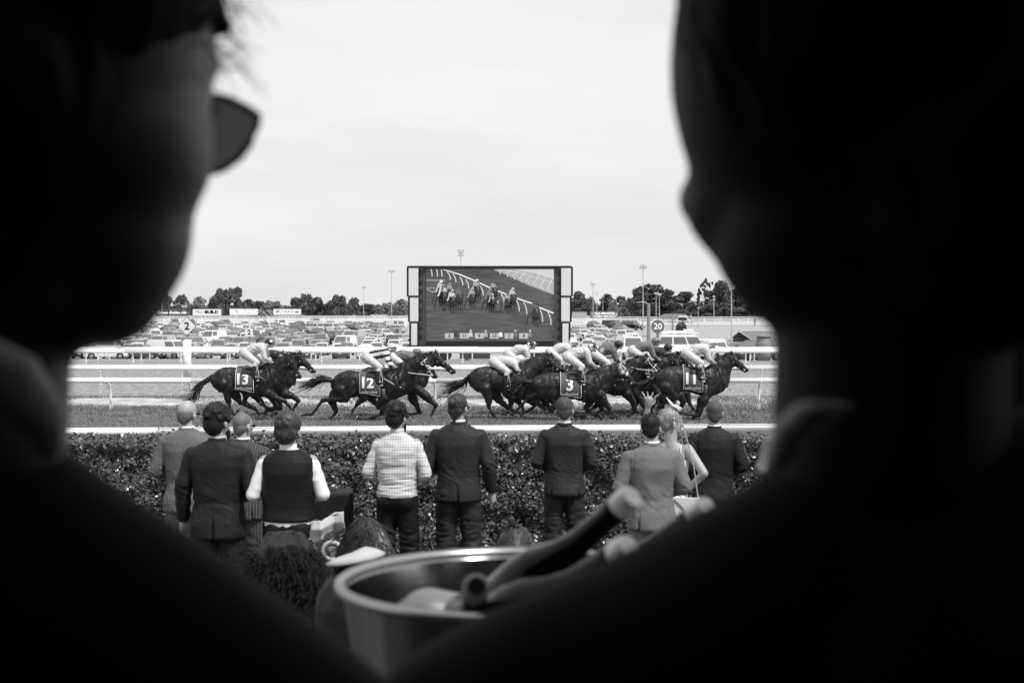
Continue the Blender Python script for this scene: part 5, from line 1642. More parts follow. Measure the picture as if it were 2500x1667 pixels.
# ================================================================ SPECTATORS
LAWN = .36
ARMS = {'front': ((.262, -.04, 1.17), (.15, .24, 1.12)), 'hang': ((.262, -.03, 1.17), (.285, .05, .91)), 'wide': ((.272, -.04, 1.16), (.15, .17, 1.08)),
        'pocket': ((.27, -.08, 1.17), (.21, .06, .98)), 'tight': ((.27, -.02, 1.17), (.12, .26, 1.16))}
def suit_mat(name, c, stripe=None, rough=.62):
    m = mat(name, c * .62, rough, .18, bump=.15, bscale=160, bdist=.001)
    if stripe: stripes(m, [(1, 0, 0)], stripe[0], stripe[1], stripe[2] * .8, c * .62)
    M[name] = m
    return m
def head_parts(b, Mh, ears=True):
    o = b.M; b.M = o @ Mh
    b.ell((0, -.008, .112), (.077, .096, .094), n=20, m=14)
    b.ell((0, .03, .05), (.060, .066, .075)); b.ell((0, .068, .0), (.030, .026, .024)); b.ell((0, .04, .015), (.052, .05, .04))
    b.path([(0, .088, .085), (0, .108, .055), (0, .112, .045)], [.011, .015, .013], 8)
    b.ell((0, .085, .10), (.045, .012, .012)); b.ell((0, .088, .022), (.022, .012, .011))
    for s in (-1, 1):
        b.ell((s * .03, .078, .085), (.014, .012, .009))
        if ears: b.ell((s * .084, -.004, .062), (.011, .020, .034), Matrix.Rotation(s * .25, 3, 'Z'))
    b.M = o
def hand_parts(b, wrist, elbow, s, curl=.5, sp=1.0):
    """palm, four unequal bent fingers and a thumb leaving the side of the palm"""
    w = Vector(wrist); d = (w - Vector(elbow)).normalized()
    side = Vector((0, 1, 0)) if abs(d.y) < .7 else Vector((0, 0, 1))
    if sp > 1 and d.z > .5: side = Vector((1, 0, 0))
    side = (side - d * side.dot(d)).normalized(); nrm = d.cross(side) * s
    c = w + d * .05
    b.path([w, w + d * .045, w + d * .085], [.026, .034, .034], 10)
    for i, (L, o) in enumerate(((.07, .032), (.08, .011), (.075, -.011), (.06, -.031))):
        p = w + d * .09 + side * o
        p1 = p + d * (L * .5) + nrm * (-.02 * curl) + side * (o * (sp - 1)); p2 = p1 + d * (L * .35 * (1 - .4 * curl)) - nrm * (.03 * curl) + side * (o * (sp - 1) * .8)
        b.path([p - d * .02, p1, p2], [.0115, .0105, .009], 7)
    t0 = w + d * .03 + side * .025
    b.path([t0, t0 + side * .03 + d * .03, t0 + side * .035 + d * .06 - nrm * .01], [.014, .012, .010], 7)

def person(label, px, ytop, Y, rz=0.0, yaw=0.0, arms=('front', 'front'), top='jacket', suit='suit_black', trouser=None, shirt='shirt_white', hair='short',
           hairm='hair_dark', skin='skin', width=1.0, glasses=False, beard=False, seed=0, fine=.0105, spread_=1.0, body_len=1.0, hem=.80, vent='centre', pitch=0.0, detail=True, woman=False, tilt=0.0):
    rng = np.random.default_rng(seed + 50)
    p = W(px, ytop, Y); H = p.z - LAWN; s = H / 1.78
    root = empty('person', (p.x, Y, LAWN), rz, label, 'person', 'spectators on the lawn')
    S = Matrix.Diagonal((s * width, s * width, s, 1))
    Mh = Matrix.Translation((0, .0, 1.585)) @ Matrix.Rotation(yaw, 4, 'Z') @ Matrix.Rotation(-pitch, 4, 'X') @ Matrix.Rotation(tilt, 4, 'Y')
    Sh = Matrix.Diagonal((s, s, s, 1))
    arm = []
    for i, sd_ in enumerate((-1, 1)):
        e, w = ARMS[arms[i]] if isinstance(arms[i], str) else arms[i]
        arm.append((sd_, Vector((sd_ * e[0], e[1], e[2])), Vector((sd_ * w[0], w[1], w[2]))))
    def torso(b, k, z0=.82, z1=1.5, rings=None):
        R = rings or [(.80, .188, .135, -.005), (.92, .178, .14, -.015), (1.06, .152, .118, 0), (1.2, .172, .125, .0), (1.34, .19, .13, -.005), (1.43, .188, .105, -.01), (1.49, .12, .075, -.01), (1.53, .062, .055, -.005)]
        L = []
        for z, rx, ry, oy in R:
            ring = []
            for i in range(24):
                a = 2 * math.pi * i / 24
                ca, sa = math.cos(a), math.sin(a)
                ring.append((rx * k * math.copysign(abs(ca) ** .85, ca), oy + ry * k * math.copysign(abs(sa) ** .85, sa), z))
            L.append(ring)
        b.loft(L)
    # the body, one surface
    b = MB(S)
    torso(b, .92, rings=[(.86, .165, .12, 0), (1.06, .135, .1, 0), (1.2, .15, .11, 0), (1.34, .17, .115, 0), (1.42, .165, .09, 0), (1.48, .10, .07, 0)])
    for sd_, e, w in arm:
        b.path([(sd_ * .17, 0, 1.42), tuple(e), tuple(w)], [.055, .042, .028])
        b.path([(sd_ * .09, 0, .9), (sd_ * .11, .01, .5), (sd_ * .12, 0, .1)], [.085, .055, .04])
        b.path([(sd_ * .12, -.02, .05), (sd_ * .13, .12, .035)], [.04, .03])
        hand_parts(b, w, e, sd_, .5 if spread_ == 1.0 else .12, spread_)
    b.M = Sh
    b.cap((0, -.015, 1.45), .062, (0, -.002, 1.62), .056)
    head_parts(b, Mh)
    b.skin('body', M[skin], root, fine if detail else .016, 2)
    # hair
    h = MB(Sh @ Mh)
    dsp = None
    hm = M[hairm]
    if hair in ('short', 'shaved', 'balding'):
        t = .002 if hair == 'shaved' else .006
        if hair != 'balding':
            h.ell((0, -.018, .122), (.078 + t, .094 + t, .090 + t), n=20, m=12)
        h.ell((0, -.045, .07), (.072 + t, .060 + t, .065)); h.ell((0, -.065, .04), (.052, .035 + t, .045))
        if hair == 'balding': h.ell((0, -.03, .09), (.078 + t, .075 + t, .055))
        dsp = wrinkle(.003, 60, seed) if hair != 'shaved' else wrinkle(.0015, 90, seed)
    elif hair == 'curly':
        h.ell((0, -.02, .13), (.092, .108, .105), n=20, m=12); h.ell((0, -.055, .065), (.086, .072, .088))
        for i in range(60):
            a = rng.normal(size=3); a /= np.linalg.norm(a)
            c = np.array([0, -.022, .125]) + a * np.array([.088, .1, .098])
            if c[1] > .07 or c[2] < .02: continue
            h.ell(c, rng.uniform(.014, .026), n=8, m=6)
        dsp = wrinkle(.007, 48, seed)
    elif hair == 'tousled':
        h.ell((0, -.02, .132), (.102, .118, .11), n=20, m=12); h.ell((0, -.055, .065), (.096, .08, .095)); h.ell((.01, .05, .175), (.07, .04, .04))
        dsp = wrinkle(.011, 30, seed, (1.6, 1.6, .45))
    elif hair in ('bun', 'long', 'updo'):
        h.ell((0, -.02, .122), (.086, .102, .098), n=20, m=12); h.ell((0, -.06, .06), (.074, .055, .06))
        if hair == 'bun': h.ell((0, -.128, .135), (.036, .03, .036)); h.path([(0, -.07, .03), (0, -.075, -.02)], [.04, .02])
        if hair == 'updo':
            h.ell((0, -.09, .10), (.06, .05, .06)); h.ell((-.02, -.11, .07), (.04, .03, .04))
        if hair == 'long': h.path([(0, -.07, .08), (0, -.085, -.05), (0, -.08, -.16)], [.09, .095, .07]); h.ell((0, -.03, .05), (.095, .075, .09))
        dsp = wrinkle(.004, 38, seed, (1.5, 1.5, .35))
    ho = h.skin('hair', hm, root, .0085, 2, dsp)
    if hair in ('curly', 'tousled', 'long', 'updo', 'bun', 'short'):
        nst = {'curly': 260, 'tousled': 260, 'long': 320, 'updo': 160, 'bun': 150, 'short': 260}[hair]
        sb = MB(Sh @ Mh)
        ll = {'curly': .035, 'tousled': .022, 'long': .12, 'updo': .05, 'bun': .05, 'short': .016}[hair]
        for i in range(nst):
            a = rng.normal(size=3); a /= np.linalg.norm(a)
            if a[2] < -.35 or (a[1] > .6 and a[2] < .5): continue
            c = Vector((0, -.02, .122)) + Vector((a[0] * .09, a[1] * .104, a[2] * .1)) * (.98 if hair != 'short' else .955)
            tang = Vector((a[0], a[1], a[2])) * (.35 if hair != 'short' else .7) + Vector((rng.normal(0, .5), -.3 + rng.normal(0, .4), -.75 if hair in ('long', 'bun', 'updo') else rng.normal(-.1, .5)))
            tang.normalize()
            cur_ = Vector(rng.normal(0, .4 if hair == 'curly' else .15, 3))
            sb.tube([c, c + tang * ll * .5 + cur_ * ll * .25, c + tang * ll + cur_ * ll * .1], [.0028, .002, .0006], 3)
        sb.build('hair_strands', hm, ho)['kind'] = 'stuff'
    if beard:
        bb = MB(Sh @ Mh); bb.ell((0, .045, .0), (.058, .062, .05)); bb.ell((0, .075, -.03), (.042, .035, .05))
        if beard == 'long': bb.path([(0, .08, -.03), (0, .085, -.12)], [.05, .028])
        bb.skin('beard', hm, root, .009, 2, wrinkle(.005, 50, seed + 3))
    if glasses:
        g = MB(Sh @ Mh)
        for s_ in (-1, 1):
            g.ell((s_ * .033, .103, .085), (.026, .008, .02)); g.tube([(s_ * .06, .1, .092), (s_ * .08, .04, .09), (s_ * .084, -.01, .082)], .0035, 5)
        g.tube([(-.02, .108, .09), (.02, .108, .09)], .003, 5)
        g.build('sunglasses', M['black_metal'], root, smooth=True)
    # shoes
    for s_ in (-1, 1):
        f = MB(S); f.path([(s_ * .12, -.04, .05), (s_ * .125, .08, .045), (s_ * .13, .17, .035)], [.05, .045, .04]); f.skin('shoe', M['leather'], root, .016, 2)
    tr = trouser or suit
    if not woman:
        t = MB(S)
        t.ell((0, -.012, .93), (.172, .145, .15))
        for s_ in (-1, 1):
            t.ell((s_ * .08, -.055, .90), (.095, .1, .1))
            t.path([(s_ * .088, 0, .92), (s_ * .102, .005, .70), (s_ * .11, .01, .5), (s_ * .115, -.01, .28), (s_ * .12, -.01, .09)], [.108, .098, .085, .08, .085])
        def crease(co, no):
            # soft bunching round the knees and a pressed line down the back of each leg
            a = fbm(co, 9, seed + 7, (1, 1, 2.6)); w = np.exp(-((co[:, 2] / s - .48) / .2) ** 2)
            return co + no * ((1 - np.abs(a) * 2.5) * .010 * (w + .25))[:, None]
        t.skin('trousers', M[tr], root, .0135 if detail else .02, 2, crease)
    # top
    j = MB(S)
    if top == 'jacket':
        torso(j, 1.0, rings=[(hem, .200, .150, -.012), (hem + .02, .202, .152, -.012), (.92, .196, .148, -.01), (1.06, .170, .13, 0), (1.2, .188, .135, .0), (1.34, .208, .14, -.005), (1.42, .218, .118, -.01), (1.468, .185, .098, -.012), (1.503, .11, .078, -.012), (1.525, .072, .062, -.01)])
        for sd_, e, w in arm:
            j.ell((sd_ * .185, -.005, 1.415), (.065, .07, .062))
            ww = w - (w - e).normalized() * .03
            j.path([(sd_ * .19, -.005, 1.40), tuple(Vector((sd_ * .19, -.005, 1.40)).lerp(e, .5)), tuple(e), tuple(e.lerp(ww, .5)), tuple(ww)], [.068, .062, .058, .052, .044], 14)
        def jd(co, no):
            x, y, z = co[:, 0] / s, co[:, 1] / s, co[:, 2] / s
            back = (y < -.03)
            d = np.zeros(len(co))
            d -= np.where(back & (np.abs(x) < .16), .003 * np.exp(-(x / .006) ** 2) * (z < 1.5), 0)                     # centre seam
            if vent == 'centre':
                sl = x - (1.0 - z) * .06
                d -= np.where(back & (z < 1.0) & (z > hem - .1), .03 * np.exp(-(sl / .010) ** 2) * np.clip((1.0 - z) / .12, 0, 1), 0)
                d += np.where(back & (z < 1.0), .012 * np.clip((1.0 - z) / .18, 0, 1) * (sl > 0) * np.exp(-(sl / .07) ** 2), 0)
            if vent == 'side':
                for q in (-.13, .13):
                    d -= np.where(back & (z < .98), .03 * np.exp(-((x - q) / .009) ** 2) * np.clip((.98 - z) / .1, 0, 1), 0)
                d += np.where(back & (z < .98), .012 * np.clip((.98 - z) / .18, 0, 1) * (np.abs(x) < .13), 0)
            # armhole seam
            for q in (-1, 1):
                d -= np.where((z > 1.15) & (y < .02), .006 * np.exp(-((np.abs(x) - (.168 + (1.42 - z) * .05)) / .006) ** 2) * (np.sign(x) == q), 0)
            sk = co @ np.array([[1, 0, .55], [0, 1, .2], [-.35, 0, 1]]); a = fbm(sk, 4.2, seed + 3, (1.1, 1, 1.0)); a2 = fbm(sk, 11, seed + 8, (.8, 1, 1.9))
            low_ = np.exp(-((z - 1.08) / .10) ** 2) + .35 + 1.1 * np.exp(-((z - 1.16) / .1) ** 2) * (np.abs(x) > .2)
            d += .008 * (1 - np.abs(a) * 2.4) + .0034 * (1 - np.abs(a2) * 2.5) * low_
            return co + no * (d * s)[:, None]
        j.skin('jacket', M[suit], root, .0095 if detail else .016, 2, jd)
        c = MB(S); c.loft([[( (.070 + k) * math.cos(a), -.012 + (.064 + k) * math.sin(a) - tt, z + (.012 if math.sin(a) < 0 else -.05) * 1.0) for a in [2 * math.pi * i / 24 for i in range(24)]] for k, z, tt in ((.006, 1.50, 0), (.0, 1.535, 0), (-.008, 1.538, 0), (-.01, 1.50, 0))])
        c.build('jacket_collar', M[suit], root, smooth=True)
        for sd_, e, w in arm:
            d = (w - e).normalized(); c = MB(S); c.cyl(tuple(w - d * .04), tuple(w - d * .008), .034, .033, 14); c.build('shirt_cuff', M[shirt], root, smooth=True)
    elif top in ('shirt', 'vest'):
        k = 1.0
        torso(j, k, rings=[(.94 if top == 'shirt' else .93, .176, .14, -.01), (.97, .18, .142, -.01), (1.06, .168, .13, -.005), (1.2, .182, .135, .0), (1.34, .198, .135, -.008), (1.42, .196, .112, -.01), (1.465, .15, .09, -.012), (1.505, .088, .072, -.012), (1.525, .068, .06, -.008)])
        for sd_, e, w in arm:
            j.ell((sd_ * .178, -.005, 1.395), (.055, .065, .058))
            ww = w - (w - e).normalized() * .03
            j.path([(sd_ * .18, -.005, 1.395), tuple(Vector((sd_ * .18, -.005, 1.395)).lerp(e, .5)), tuple(e), tuple(e.lerp(ww, .5)), tuple(ww)], [.056, .053, .05, .044, .035], 14)
        def shd(co, no):
            z = co[:, 2] / s
            a = fbm(co, 7, seed + 3, (.8, 1, 2.0)); a2 = fbm(co, 12, seed + 8, (.35, .8, 3.6)) * (.0 if top == 'vest' else 1.0)
            w = .4 + 1.2 * np.exp(-((z - 1.06) / .12) ** 2)
            return co + no * ((.006 * (1 - np.abs(a) * 2.4) + (0 if top == 'vest' else .0055) * (1 - np.abs(a2) * 2.6) * w) * s)[:, None]
        j.skin('shirt', M[shirt], root, .0095, 2, shd)
        if top == 'vest':
            v = MB(S)
            torso(v, 1.09, rings=[(.965, .172, .142, -.01), (.98, .18, .146, -.01), (1.06, .175, .135, -.004), (1.2, .186, .14, .0), (1.34, .184, .145, -.008), (1.42, .184, .126, -.01), (1.465, .160, .106, -.012), (1.505, .100, .084, -.012), (1.52, .08, .074, -.01)])
            v.skin('waistcoat', M[suit], root, .0095, 2, wrinkle(.004, 9, seed, (.5, 1, 3)))
        else:
            bl = MB(S); torso(bl, 1.0, rings=[(.925, .172, .14, -.01), (.932, .178, .146, -.01), (.952, .178, .146, -.01), (.958, .172, .14, -.01)]); bl.build('belt', M['leather'], root, smooth=True)
    # shirt collar
    if not woman:
        c = MB(S)
        sh_ = shirt
        c.loft([[((.062 + k) * math.cos(a), -.012 + (.060 + k) * math.sin(a), z - (.02 if math.sin(a) > .3 else 0)) for a in [2 * math.pi * i / 24 for i in range(24)]] for k, z in ((.004, 1.505), (.001, 1.562), (-.005, 1.563), (-.006, 1.505))])
        c.build('shirt_collar', M[sh_], root, smooth=True)
    return root, S, Mh, s

M['hair_dark'] = mat('hair_dark', .010, .6, .3, bump=.5, bscale=70, bdist=.004, stretch=(3, 3, .6))
M['hair_brown'] = mat('hair_brown', .032, .5, .45, var=.5, scale=40, bump=.5, bscale=70, bdist=.004, stretch=(3, 3, .6))
M['hair_grey'] = mat('hair_grey', .13, .6, .4, var=.3, scale=60, bump=.4, bscale=120, bdist=.003)
M['hair_stubble'] = mat('hair_stubble', .07, .7, .3, var=.25, scale=80)
M['hair_blond'] = mat('hair_blond', .22, .4, .6, var=.35, scale=30, bump=.5, bscale=70, bdist=.004, stretch=(3, 3, .6))
suit_mat('suit_black', .02); suit_mat('suit_navy', .032); suit_mat('suit_charcoal', .038); suit_mat('suit_grey', .23); suit_mat('suit_dark', .024)
suit_mat('suit_pinstripe_grey', .15, (.013, .16, .3)); suit_mat('suit_pinstripe_dark', .06, (.022, .13, .17))
suit_mat('trousers_black', .012); suit_mat('vest_black', .014)
M['shirt_white'] = mat('shirt_white', .74, .7, .3, bump=.1, bscale=150, bdist=.001)
M['shirt_floral'] = stripes(mat('shirt_floral', .6, .7), [(1, .3, .8), (-.6, .5, 1)], .012, .35, .2, .65)
M['shirt_check'] = stripes(mat('shirt_check', .7, .7), [(1, 0, 0), (0, 0, 1)], .0235, .10, .2, .6)

person('balding older man in light grey pinstripe suit, leftmost by the hedge', 458, 980, 12.6, yaw=-.35, arms=('wide', 'front'), suit='suit_pinstripe_grey', hair='balding', hairm='hair_grey', seed=1, glasses=True, width=1.06, rz=-.12, vent='centre', tilt=.0)
person('man in black suit with thick curly dark hair and patterned shirt collar', 533, 993, 11.0, yaw=-.45, arms=('hang', 'wide'), suit='suit_dark', hair='curly', hairm='hair_dark', shirt='shirt_floral', seed=2, beard='short', width=1.04, rz=-.12, vent='centre')
person('short-haired older man in dark pinstripe suit behind the curly-haired man', 594, 1011, 12.5, yaw=-.5, arms=('front', 'front'), suit='suit_pinstripe_dark', hair='shaved', hairm='hair_grey', seed=3, glasses=True, rz=-.15, vent='side', width=1.03)
person('man in black waistcoat over white shirt with tousled brown hair', 704, 1014, 10.9, yaw=-.3, arms=('front', 'front'), top='vest', suit='vest_black', trouser='trousers_black', hair='tousled', hairm='hair_brown', seed=4, width=1.03, rz=.05)
person('man in checked shirt with dark wavy hair and beard, hands in front', 970, 987, 12.6, yaw=-.45, arms=('wide', 'wide'), top='shirt', shirt='shirt_check', suit='trousers_black', trouser='trousers_black', hair='curly', hairm='hair_dark', seed=5, beard='short', glasses=True, width=.99, rz=-.1)
person('tall man in dark suit with small hair bun and long beard', 1119, 965, 12.9, yaw=-.4, arms=('wide', 'hang'), suit='suit_charcoal', hair='bun', hairm='hair_brown', seed=6, beard='long', glasses=True, width=1.04, rz=-.05, hem=.84)
person('man in dark suit with short cropped hair standing alone mid-hedge', 1378, 973, 13.5, yaw=-.08, arms=('wide', 'wide'), suit='suit_charcoal', hair='short', hairm='hair_stubble', seed=7, vent='side', hem=.85, width=1.0)
person('man in mid-grey suit with short black hair, beside the woman in white', 1591, 1015, 11.8, yaw=-.15, arms=('wide', 'wide'), suit='suit_grey', hair='short', hairm='hair_dark', skin='skin', seed=8, width=1.05, vent='side', rz=.05, tilt=-.1, pitch=.1)
person('man in black suit with shaved head and ears standing out, rightmost by the hedge', 1743, 980, 13.2, yaw=0, arms=('pocket', 'wide'), suit='suit_dark', hair='shaved', hairm='hair_stubble', seed=10, vent='side', hem=.84, width=1.0)
person('man in light grey suit cut off by the dark silhouette at right', 1926, 985, 12.9, yaw=.1, arms=('wide', 'wide'), suit='suit_grey', hair='short', hairm='hair_dark', seed=13, detail=False)

def race_woman():
    root, S, Mh, s = person('blonde woman in white dress and fascinator with one arm raised', 1638, 1001, 12.4, yaw=-1.0, arms=(((.27, .06, 1.60), (.235, .02, 1.79)), ((.345, -.12, 1.22), (.17, -.06, 1.06))),
        top='none', woman=True, hair='updo', hairm='hair_blond', seed=9, width=.92, rz=-.25, fine=.0065, spread_=1.9)
    d = MB(S)
    ring = lambda z, rx, ry, oy: [(rx * math.cos(a), oy + ry * math.sin(a), z) for a in [2 * math.pi * i / 24 for i in range(24)]]
    d.loft([ring(.48, .23, .2, 0), ring(.75, .215, .18, 0), (ring(.92, .19, .155, -.01)), ring(1.08, .15, .12, 0), ring(1.2, .168, .128, .0), ring(1.31, .176, .125, 0), ring(1.33, .17, .12, 0)])
    d.skin('dress', M['shirt_white'], root, .011, 2, wrinkle(.006, 9, 4, (1.5, 1.5, .6)))
    for q in (-1, 1):
        st = MB(S); st.tube([(q * .10, -.125, 1.31), (q * .11, -.07, 1.44), (q * .115, .0, 1.465), (q * .10, .10, 1.33)], .009, 6); st.build('dress_strap', M['shirt_white'], root)
    # fascinator: stiff pale sail shapes on a band
    fm = M['shirt_white']
    f = MB(Matrix.Diagonal((s, s, s, 1)) @ Mh)
    def sail(pts):
        P = [Vector(p) for p in pts]; n = Vector((0, .004, .002))
        f.add(P + [p + n for p in P], [tuple(range(len(P))), tuple(range(len(P), 2 * len(P)))[::-1]] + [(i, (i + 1) % len(P), (i + 1) % len(P) + len(P), i + len(P)) for i in range(len(P))])
    sail([(-.03, .02, .20), (-.04, -.03, .31), (.01, -.01, .26), (.03, .04, .22)])
    sail([(0, .0, .205), (.02, .03, .25), (.05, .09, .21), (.03, .07, .185)])
    sail([(-.02, .04, .195), (.02, -.01, .245), (.06, .02, .225), (.04, .07, .19)])
    f.tube([(-.088, -.01, .12), (-.06, 0, .185), (0, .0, .215), (.06, 0, .185), (.088, -.01, .12)], .007, 6)
    f.build('fascinator', fm, root)
    # handbag on a thin chain
    c = W(1676, 1233, 12.2)
    bag = empty('handbag', (c.x, 12.2, c.z - .09), -.2, 'small white envelope handbag hanging on a thin chain at her hip', 'handbag')
    q = MB(); q.box((0, 0, .08), (.23, .05, .15), top=(.96, .9)); q.build('pouch', M['white_paint'], bag)
    q = MB(); q.prism([(-.113, .158), (.113, .158), (.0, .05)], -.036, -.027); q.build('flap', M['white_paint'], bag)
    q = MB(); q.tube([(.10, 0, .155), (.06, -.02, .45), (-.05, -.02, .86)], .006, 5); q.tube([(-.10, 0, .155), (-.02, -.0, .45), (-.06, 0, .86)], .005, 5); q.build('chain', M['pale_metal'], bag)
race_woman()

def draped_box():
    c = W(808, 1197, 13.1)
    root = empty('draped_stand', (c.x, 13.1, LAWN), .12, 'tall box stand draped in black cloth beside the hedge', 'stand')
    h = c.z - LAWN
    q = MB(); q.box((0, 0, h / 2 - .02), (.38, .38, h - .04)); q.build('stand_core', M['black_metal'], root)
    d = MB(); d.box((0, 0, h / 2), (.42, .42, h), top=(.97, .97))
    d.skin('cloth', suit_mat('drape_black', .018), root, .016, 2, wrinkle(.012, 4.5, 2, (2.2, 2.2, .5)))
    f = MB(); f.loft([[(-.2, -.1, h - .01), (.1, -.12, h - .01), (.1, .12, h - .01), (-.2, .12, h - .01)], [(-.14, -.03, h + .07), (-.05, -.04, h + .04), (-.03, .04, h + .03), (-.13, .04, h + .07)]])
    f.skin('cloth_fold', M['drape_black'], root, .012, 2, wrinkle(.006, 12, 5))
draped_box()

# ---- guests nearer to the camera, heads only in view
def near_guest(label, px, ytop, Y, hair, hairm, rz=0.0, yaw=0.0, seed=0, suit='suit_black', top='jacket', **k):
    r = person(label, px, ytop, Y, rz, yaw, ('wide', 'wide'), top=top, suit=suit, hair=hair, hairm=hairm, seed=seed, **k)
    r[0]['group'] = 'guests in front of the ice bucket'
    return r
def strand_mop(root, Mh, s, n, m, L, wave, down, seed, r0=(.094, .11, .104), wdt=.0011, spread=.2, c0=(0, -.02, .12)):
    rng = np.random.default_rng(seed)
    b = MB(Matrix.Diagonal((s, s, s, 1)) @ Mh)
    for i in range(n):
        a = rng.normal(size=3); a /= np.linalg.norm(a)
        if a[2] < -.3 or (a[1] > .55 and a[2] < .4): continue
        c = Vector(c0) + Vector((a[0] * r0[0], a[1] * r0[1], a[2] * r0[2]))
        out = Vector(a); pts = [c]; ph = rng.uniform(0, 6)
        LL = L * rng.uniform(.6, 1.2)
        for kk in range(1, 8):
            t = kk / 7
            q = c + out * (.012 * t * (1 + wave)) + Vector((0, 0, -LL * t * down)) + Vector((out.x, out.y, 0)) * (LL * spread * math.sin(t * 2.4)) * (1 - a[2] * .3 + .4 * max(0, a[2]))
            q += Vector((math.sin(ph + t * 9), math.cos(ph * 1.3 + t * 8), 0)) * wave * .018
            pts.append(q)
        b.tube(pts, [wdt * 2.2 * (1 - .7 * kk / 7) for kk in range(8)], 3)
    b.build('hair_strands', m, root)['kind'] = 'stuff'
M['hair_gloss'] = mat('hair_gloss', .035, .32, .8, var=.5, scale=60, stretch=(4, 4, .4))
r_, S_, Mh_, s_ = near_guest('guest with thick dark wavy hair, nearest left of the ice bucket', 705, 1326, 4.3, 'curly', 'hair_dark', seed=21, yaw=-.4, width=1.0)
strand_mop(r_, Mh_, s_ * 1.0, 3600, M['hair_dark'], .2, 1.7, .85, 3, wdt=.0006, spread=.15)
r_, S_, Mh_, s_ = near_guest('woman with straight glossy brown bob left of the bucket rim', 893, 1277, 6.0, 'long', 'hair_dark', seed=22, width=.95)
strand_mop(r_, Mh_, s_ * 1.0, 3200, M['hair_gloss'], .19, .1, .95, 5)
r_, S_, Mh_, s_ = near_guest('dark-haired guest behind the middle of the bucket rim', 1258, 1290, 6.4, 'updo', 'hair_brown', seed=23, width=.95)
fb = MB(Matrix.Diagonal((s_, s_, s_, 1)) @ Mh_)
for i in range(5):
    a = i * .8 - 1.6
    d = Vector((math.sin(a), 0, math.cos(a) * .6 + .5)).normalized()
    fb.loft([fb.ring(Vector((-.02, -.05, .2)) + d * t, r, d, 8, (1, .25)) for t, r in ((0, .008), (.03, .02), (.05, .018), (.065, .006))])
fb.build('headpiece', mat('headpiece_dark', .03, .5, .4), r_, smooth=True)
r_, S_, Mh_, s_ = near_guest('guest wearing a cream folded headpiece with lace and a round trim', 806, 1300, 6.9, 'updo', 'hair_brown', seed=24, width=.95, top='jacket')
fm = mat('cream_felt', .45, .7, .3, var=.1, scale=20)
fb = MB(Matrix.Diagonal((s_, s_, s_, 1)) @ Mh_)
fb.loft([[(-.09, -.06 + q_, .14), (-.02, -.10 + q_, .15), (.04, -.05 + q_, .16), (.10, -.08 + q_, .17), (.10, -.065 + q_, .175), (.04, -.035 + q_, .165), (-.02, -.085 + q_, .155), (-.09, -.045 + q_, .145)] if not z_ else [(-.12 + .02 * z_, -.07 + q_, .14 + .13 * z_), (-.04, -.12 + q_, .15 + .125 * z_), (.03, -.05 + q_, .16 + .16 * z_), (.10 - .01 * z_, -.09 + q_, .17 + .16 * z_), (.10 - .01 * z_, -.075 + q_, .172 + .16 * z_), (.03, -.035 + q_, .162 + .16 * z_), (-.04, -.105 + q_, .152 + .125 * z_), (-.12 + .02 * z_, -.055 + q_, .142 + .13 * z_)] for q_, z_ in ((0, 0), (.02, .3), (-.01, .65), (.02, 1))])
fb.skin('headpiece', fm, r_, .006, 2, wrinkle(.005, 16, 6))
fb = MB(Matrix.Diagonal((s_, s_, s_, 1)) @ Mh_)
fb.tube([(.03 + .055 * math.cos(a), -.13, .11 + .05 * math.sin(a)) for a in [2 * math.pi * i / 18 for i in range(19)]], .013, 7); rt_ = fb.build('round_trim', fm, r_, smooth=True)
fb = MB(Matrix.Diagonal((s_, s_, s_, 1)) @ Mh_)
fb.ell((.03, -.125, .11), (.052, .012, .048)); fb.build('woven_disc', mat('woven_disc', .2, .8, .2, var=.6, scale=160), rt_, smooth=True)
lace = np.array([[-.10, -.10, .09]]) + RNG.normal(0, .03, (500, 3)); lace = lace * s_
lo = link_mesh('lace', quads_cloud('lace', lace + np.array([0, 0, 1.585 * s_]), .010, fm, aspect=1.2), r_)
lo['kind'] = 'stuff'
# pale hat brim just over the bucket rim
c = W(868, 1384, 3.3)
hb = empty('person', (c.x, 3.3, LAWN), 0, 'guest in a pale wide-brimmed hat just above the bucket rim', 'person', 'guests in front of the ice bucket')
q = MB(); z = c.z - LAWN
q.path([(0, 0, .1), (0, 0, .8), (0, 0, z - .45)], [.12, .17, .19]); q.cap((0, 0, z - .4), .06, (0, 0, z - .25), .055); q.ell((0, 0, z - .12), (.08, .1, .12))
q.skin('body', M['skin'], hb, .02, 2)
q = MB(); q.ell((0, -.015, z - .11), (.093, .11, .125)); q.cap((0, -.04, z - .15), .09, (0, -.05, z - .36), .085); q.skin('hair', M['hair_dark'], hb, .012, 2, wrinkle(.006, 22, 3, (1.5, 1.5, .5)))
q = MB(); q.path([(0, 0, .3), (0, 0, .8), (0, 0, z - .46)], [.2, .2, .22]); q.skin('coat', M['suit_black'], hb, .025, 2)
q = MB(); q.loft([[(r * math.cos(a), r * .85 * math.sin(a), z + dz_ + .012 * math.cos(a)) for a in [2 * math.pi * i / 28 for i in range(28)]] for r, dz_ in ((.03, .012), (.066, .016), (.070, .021), (.05, .030), (.025, .036))]); q.build('hat', fm, hb, smooth=True)
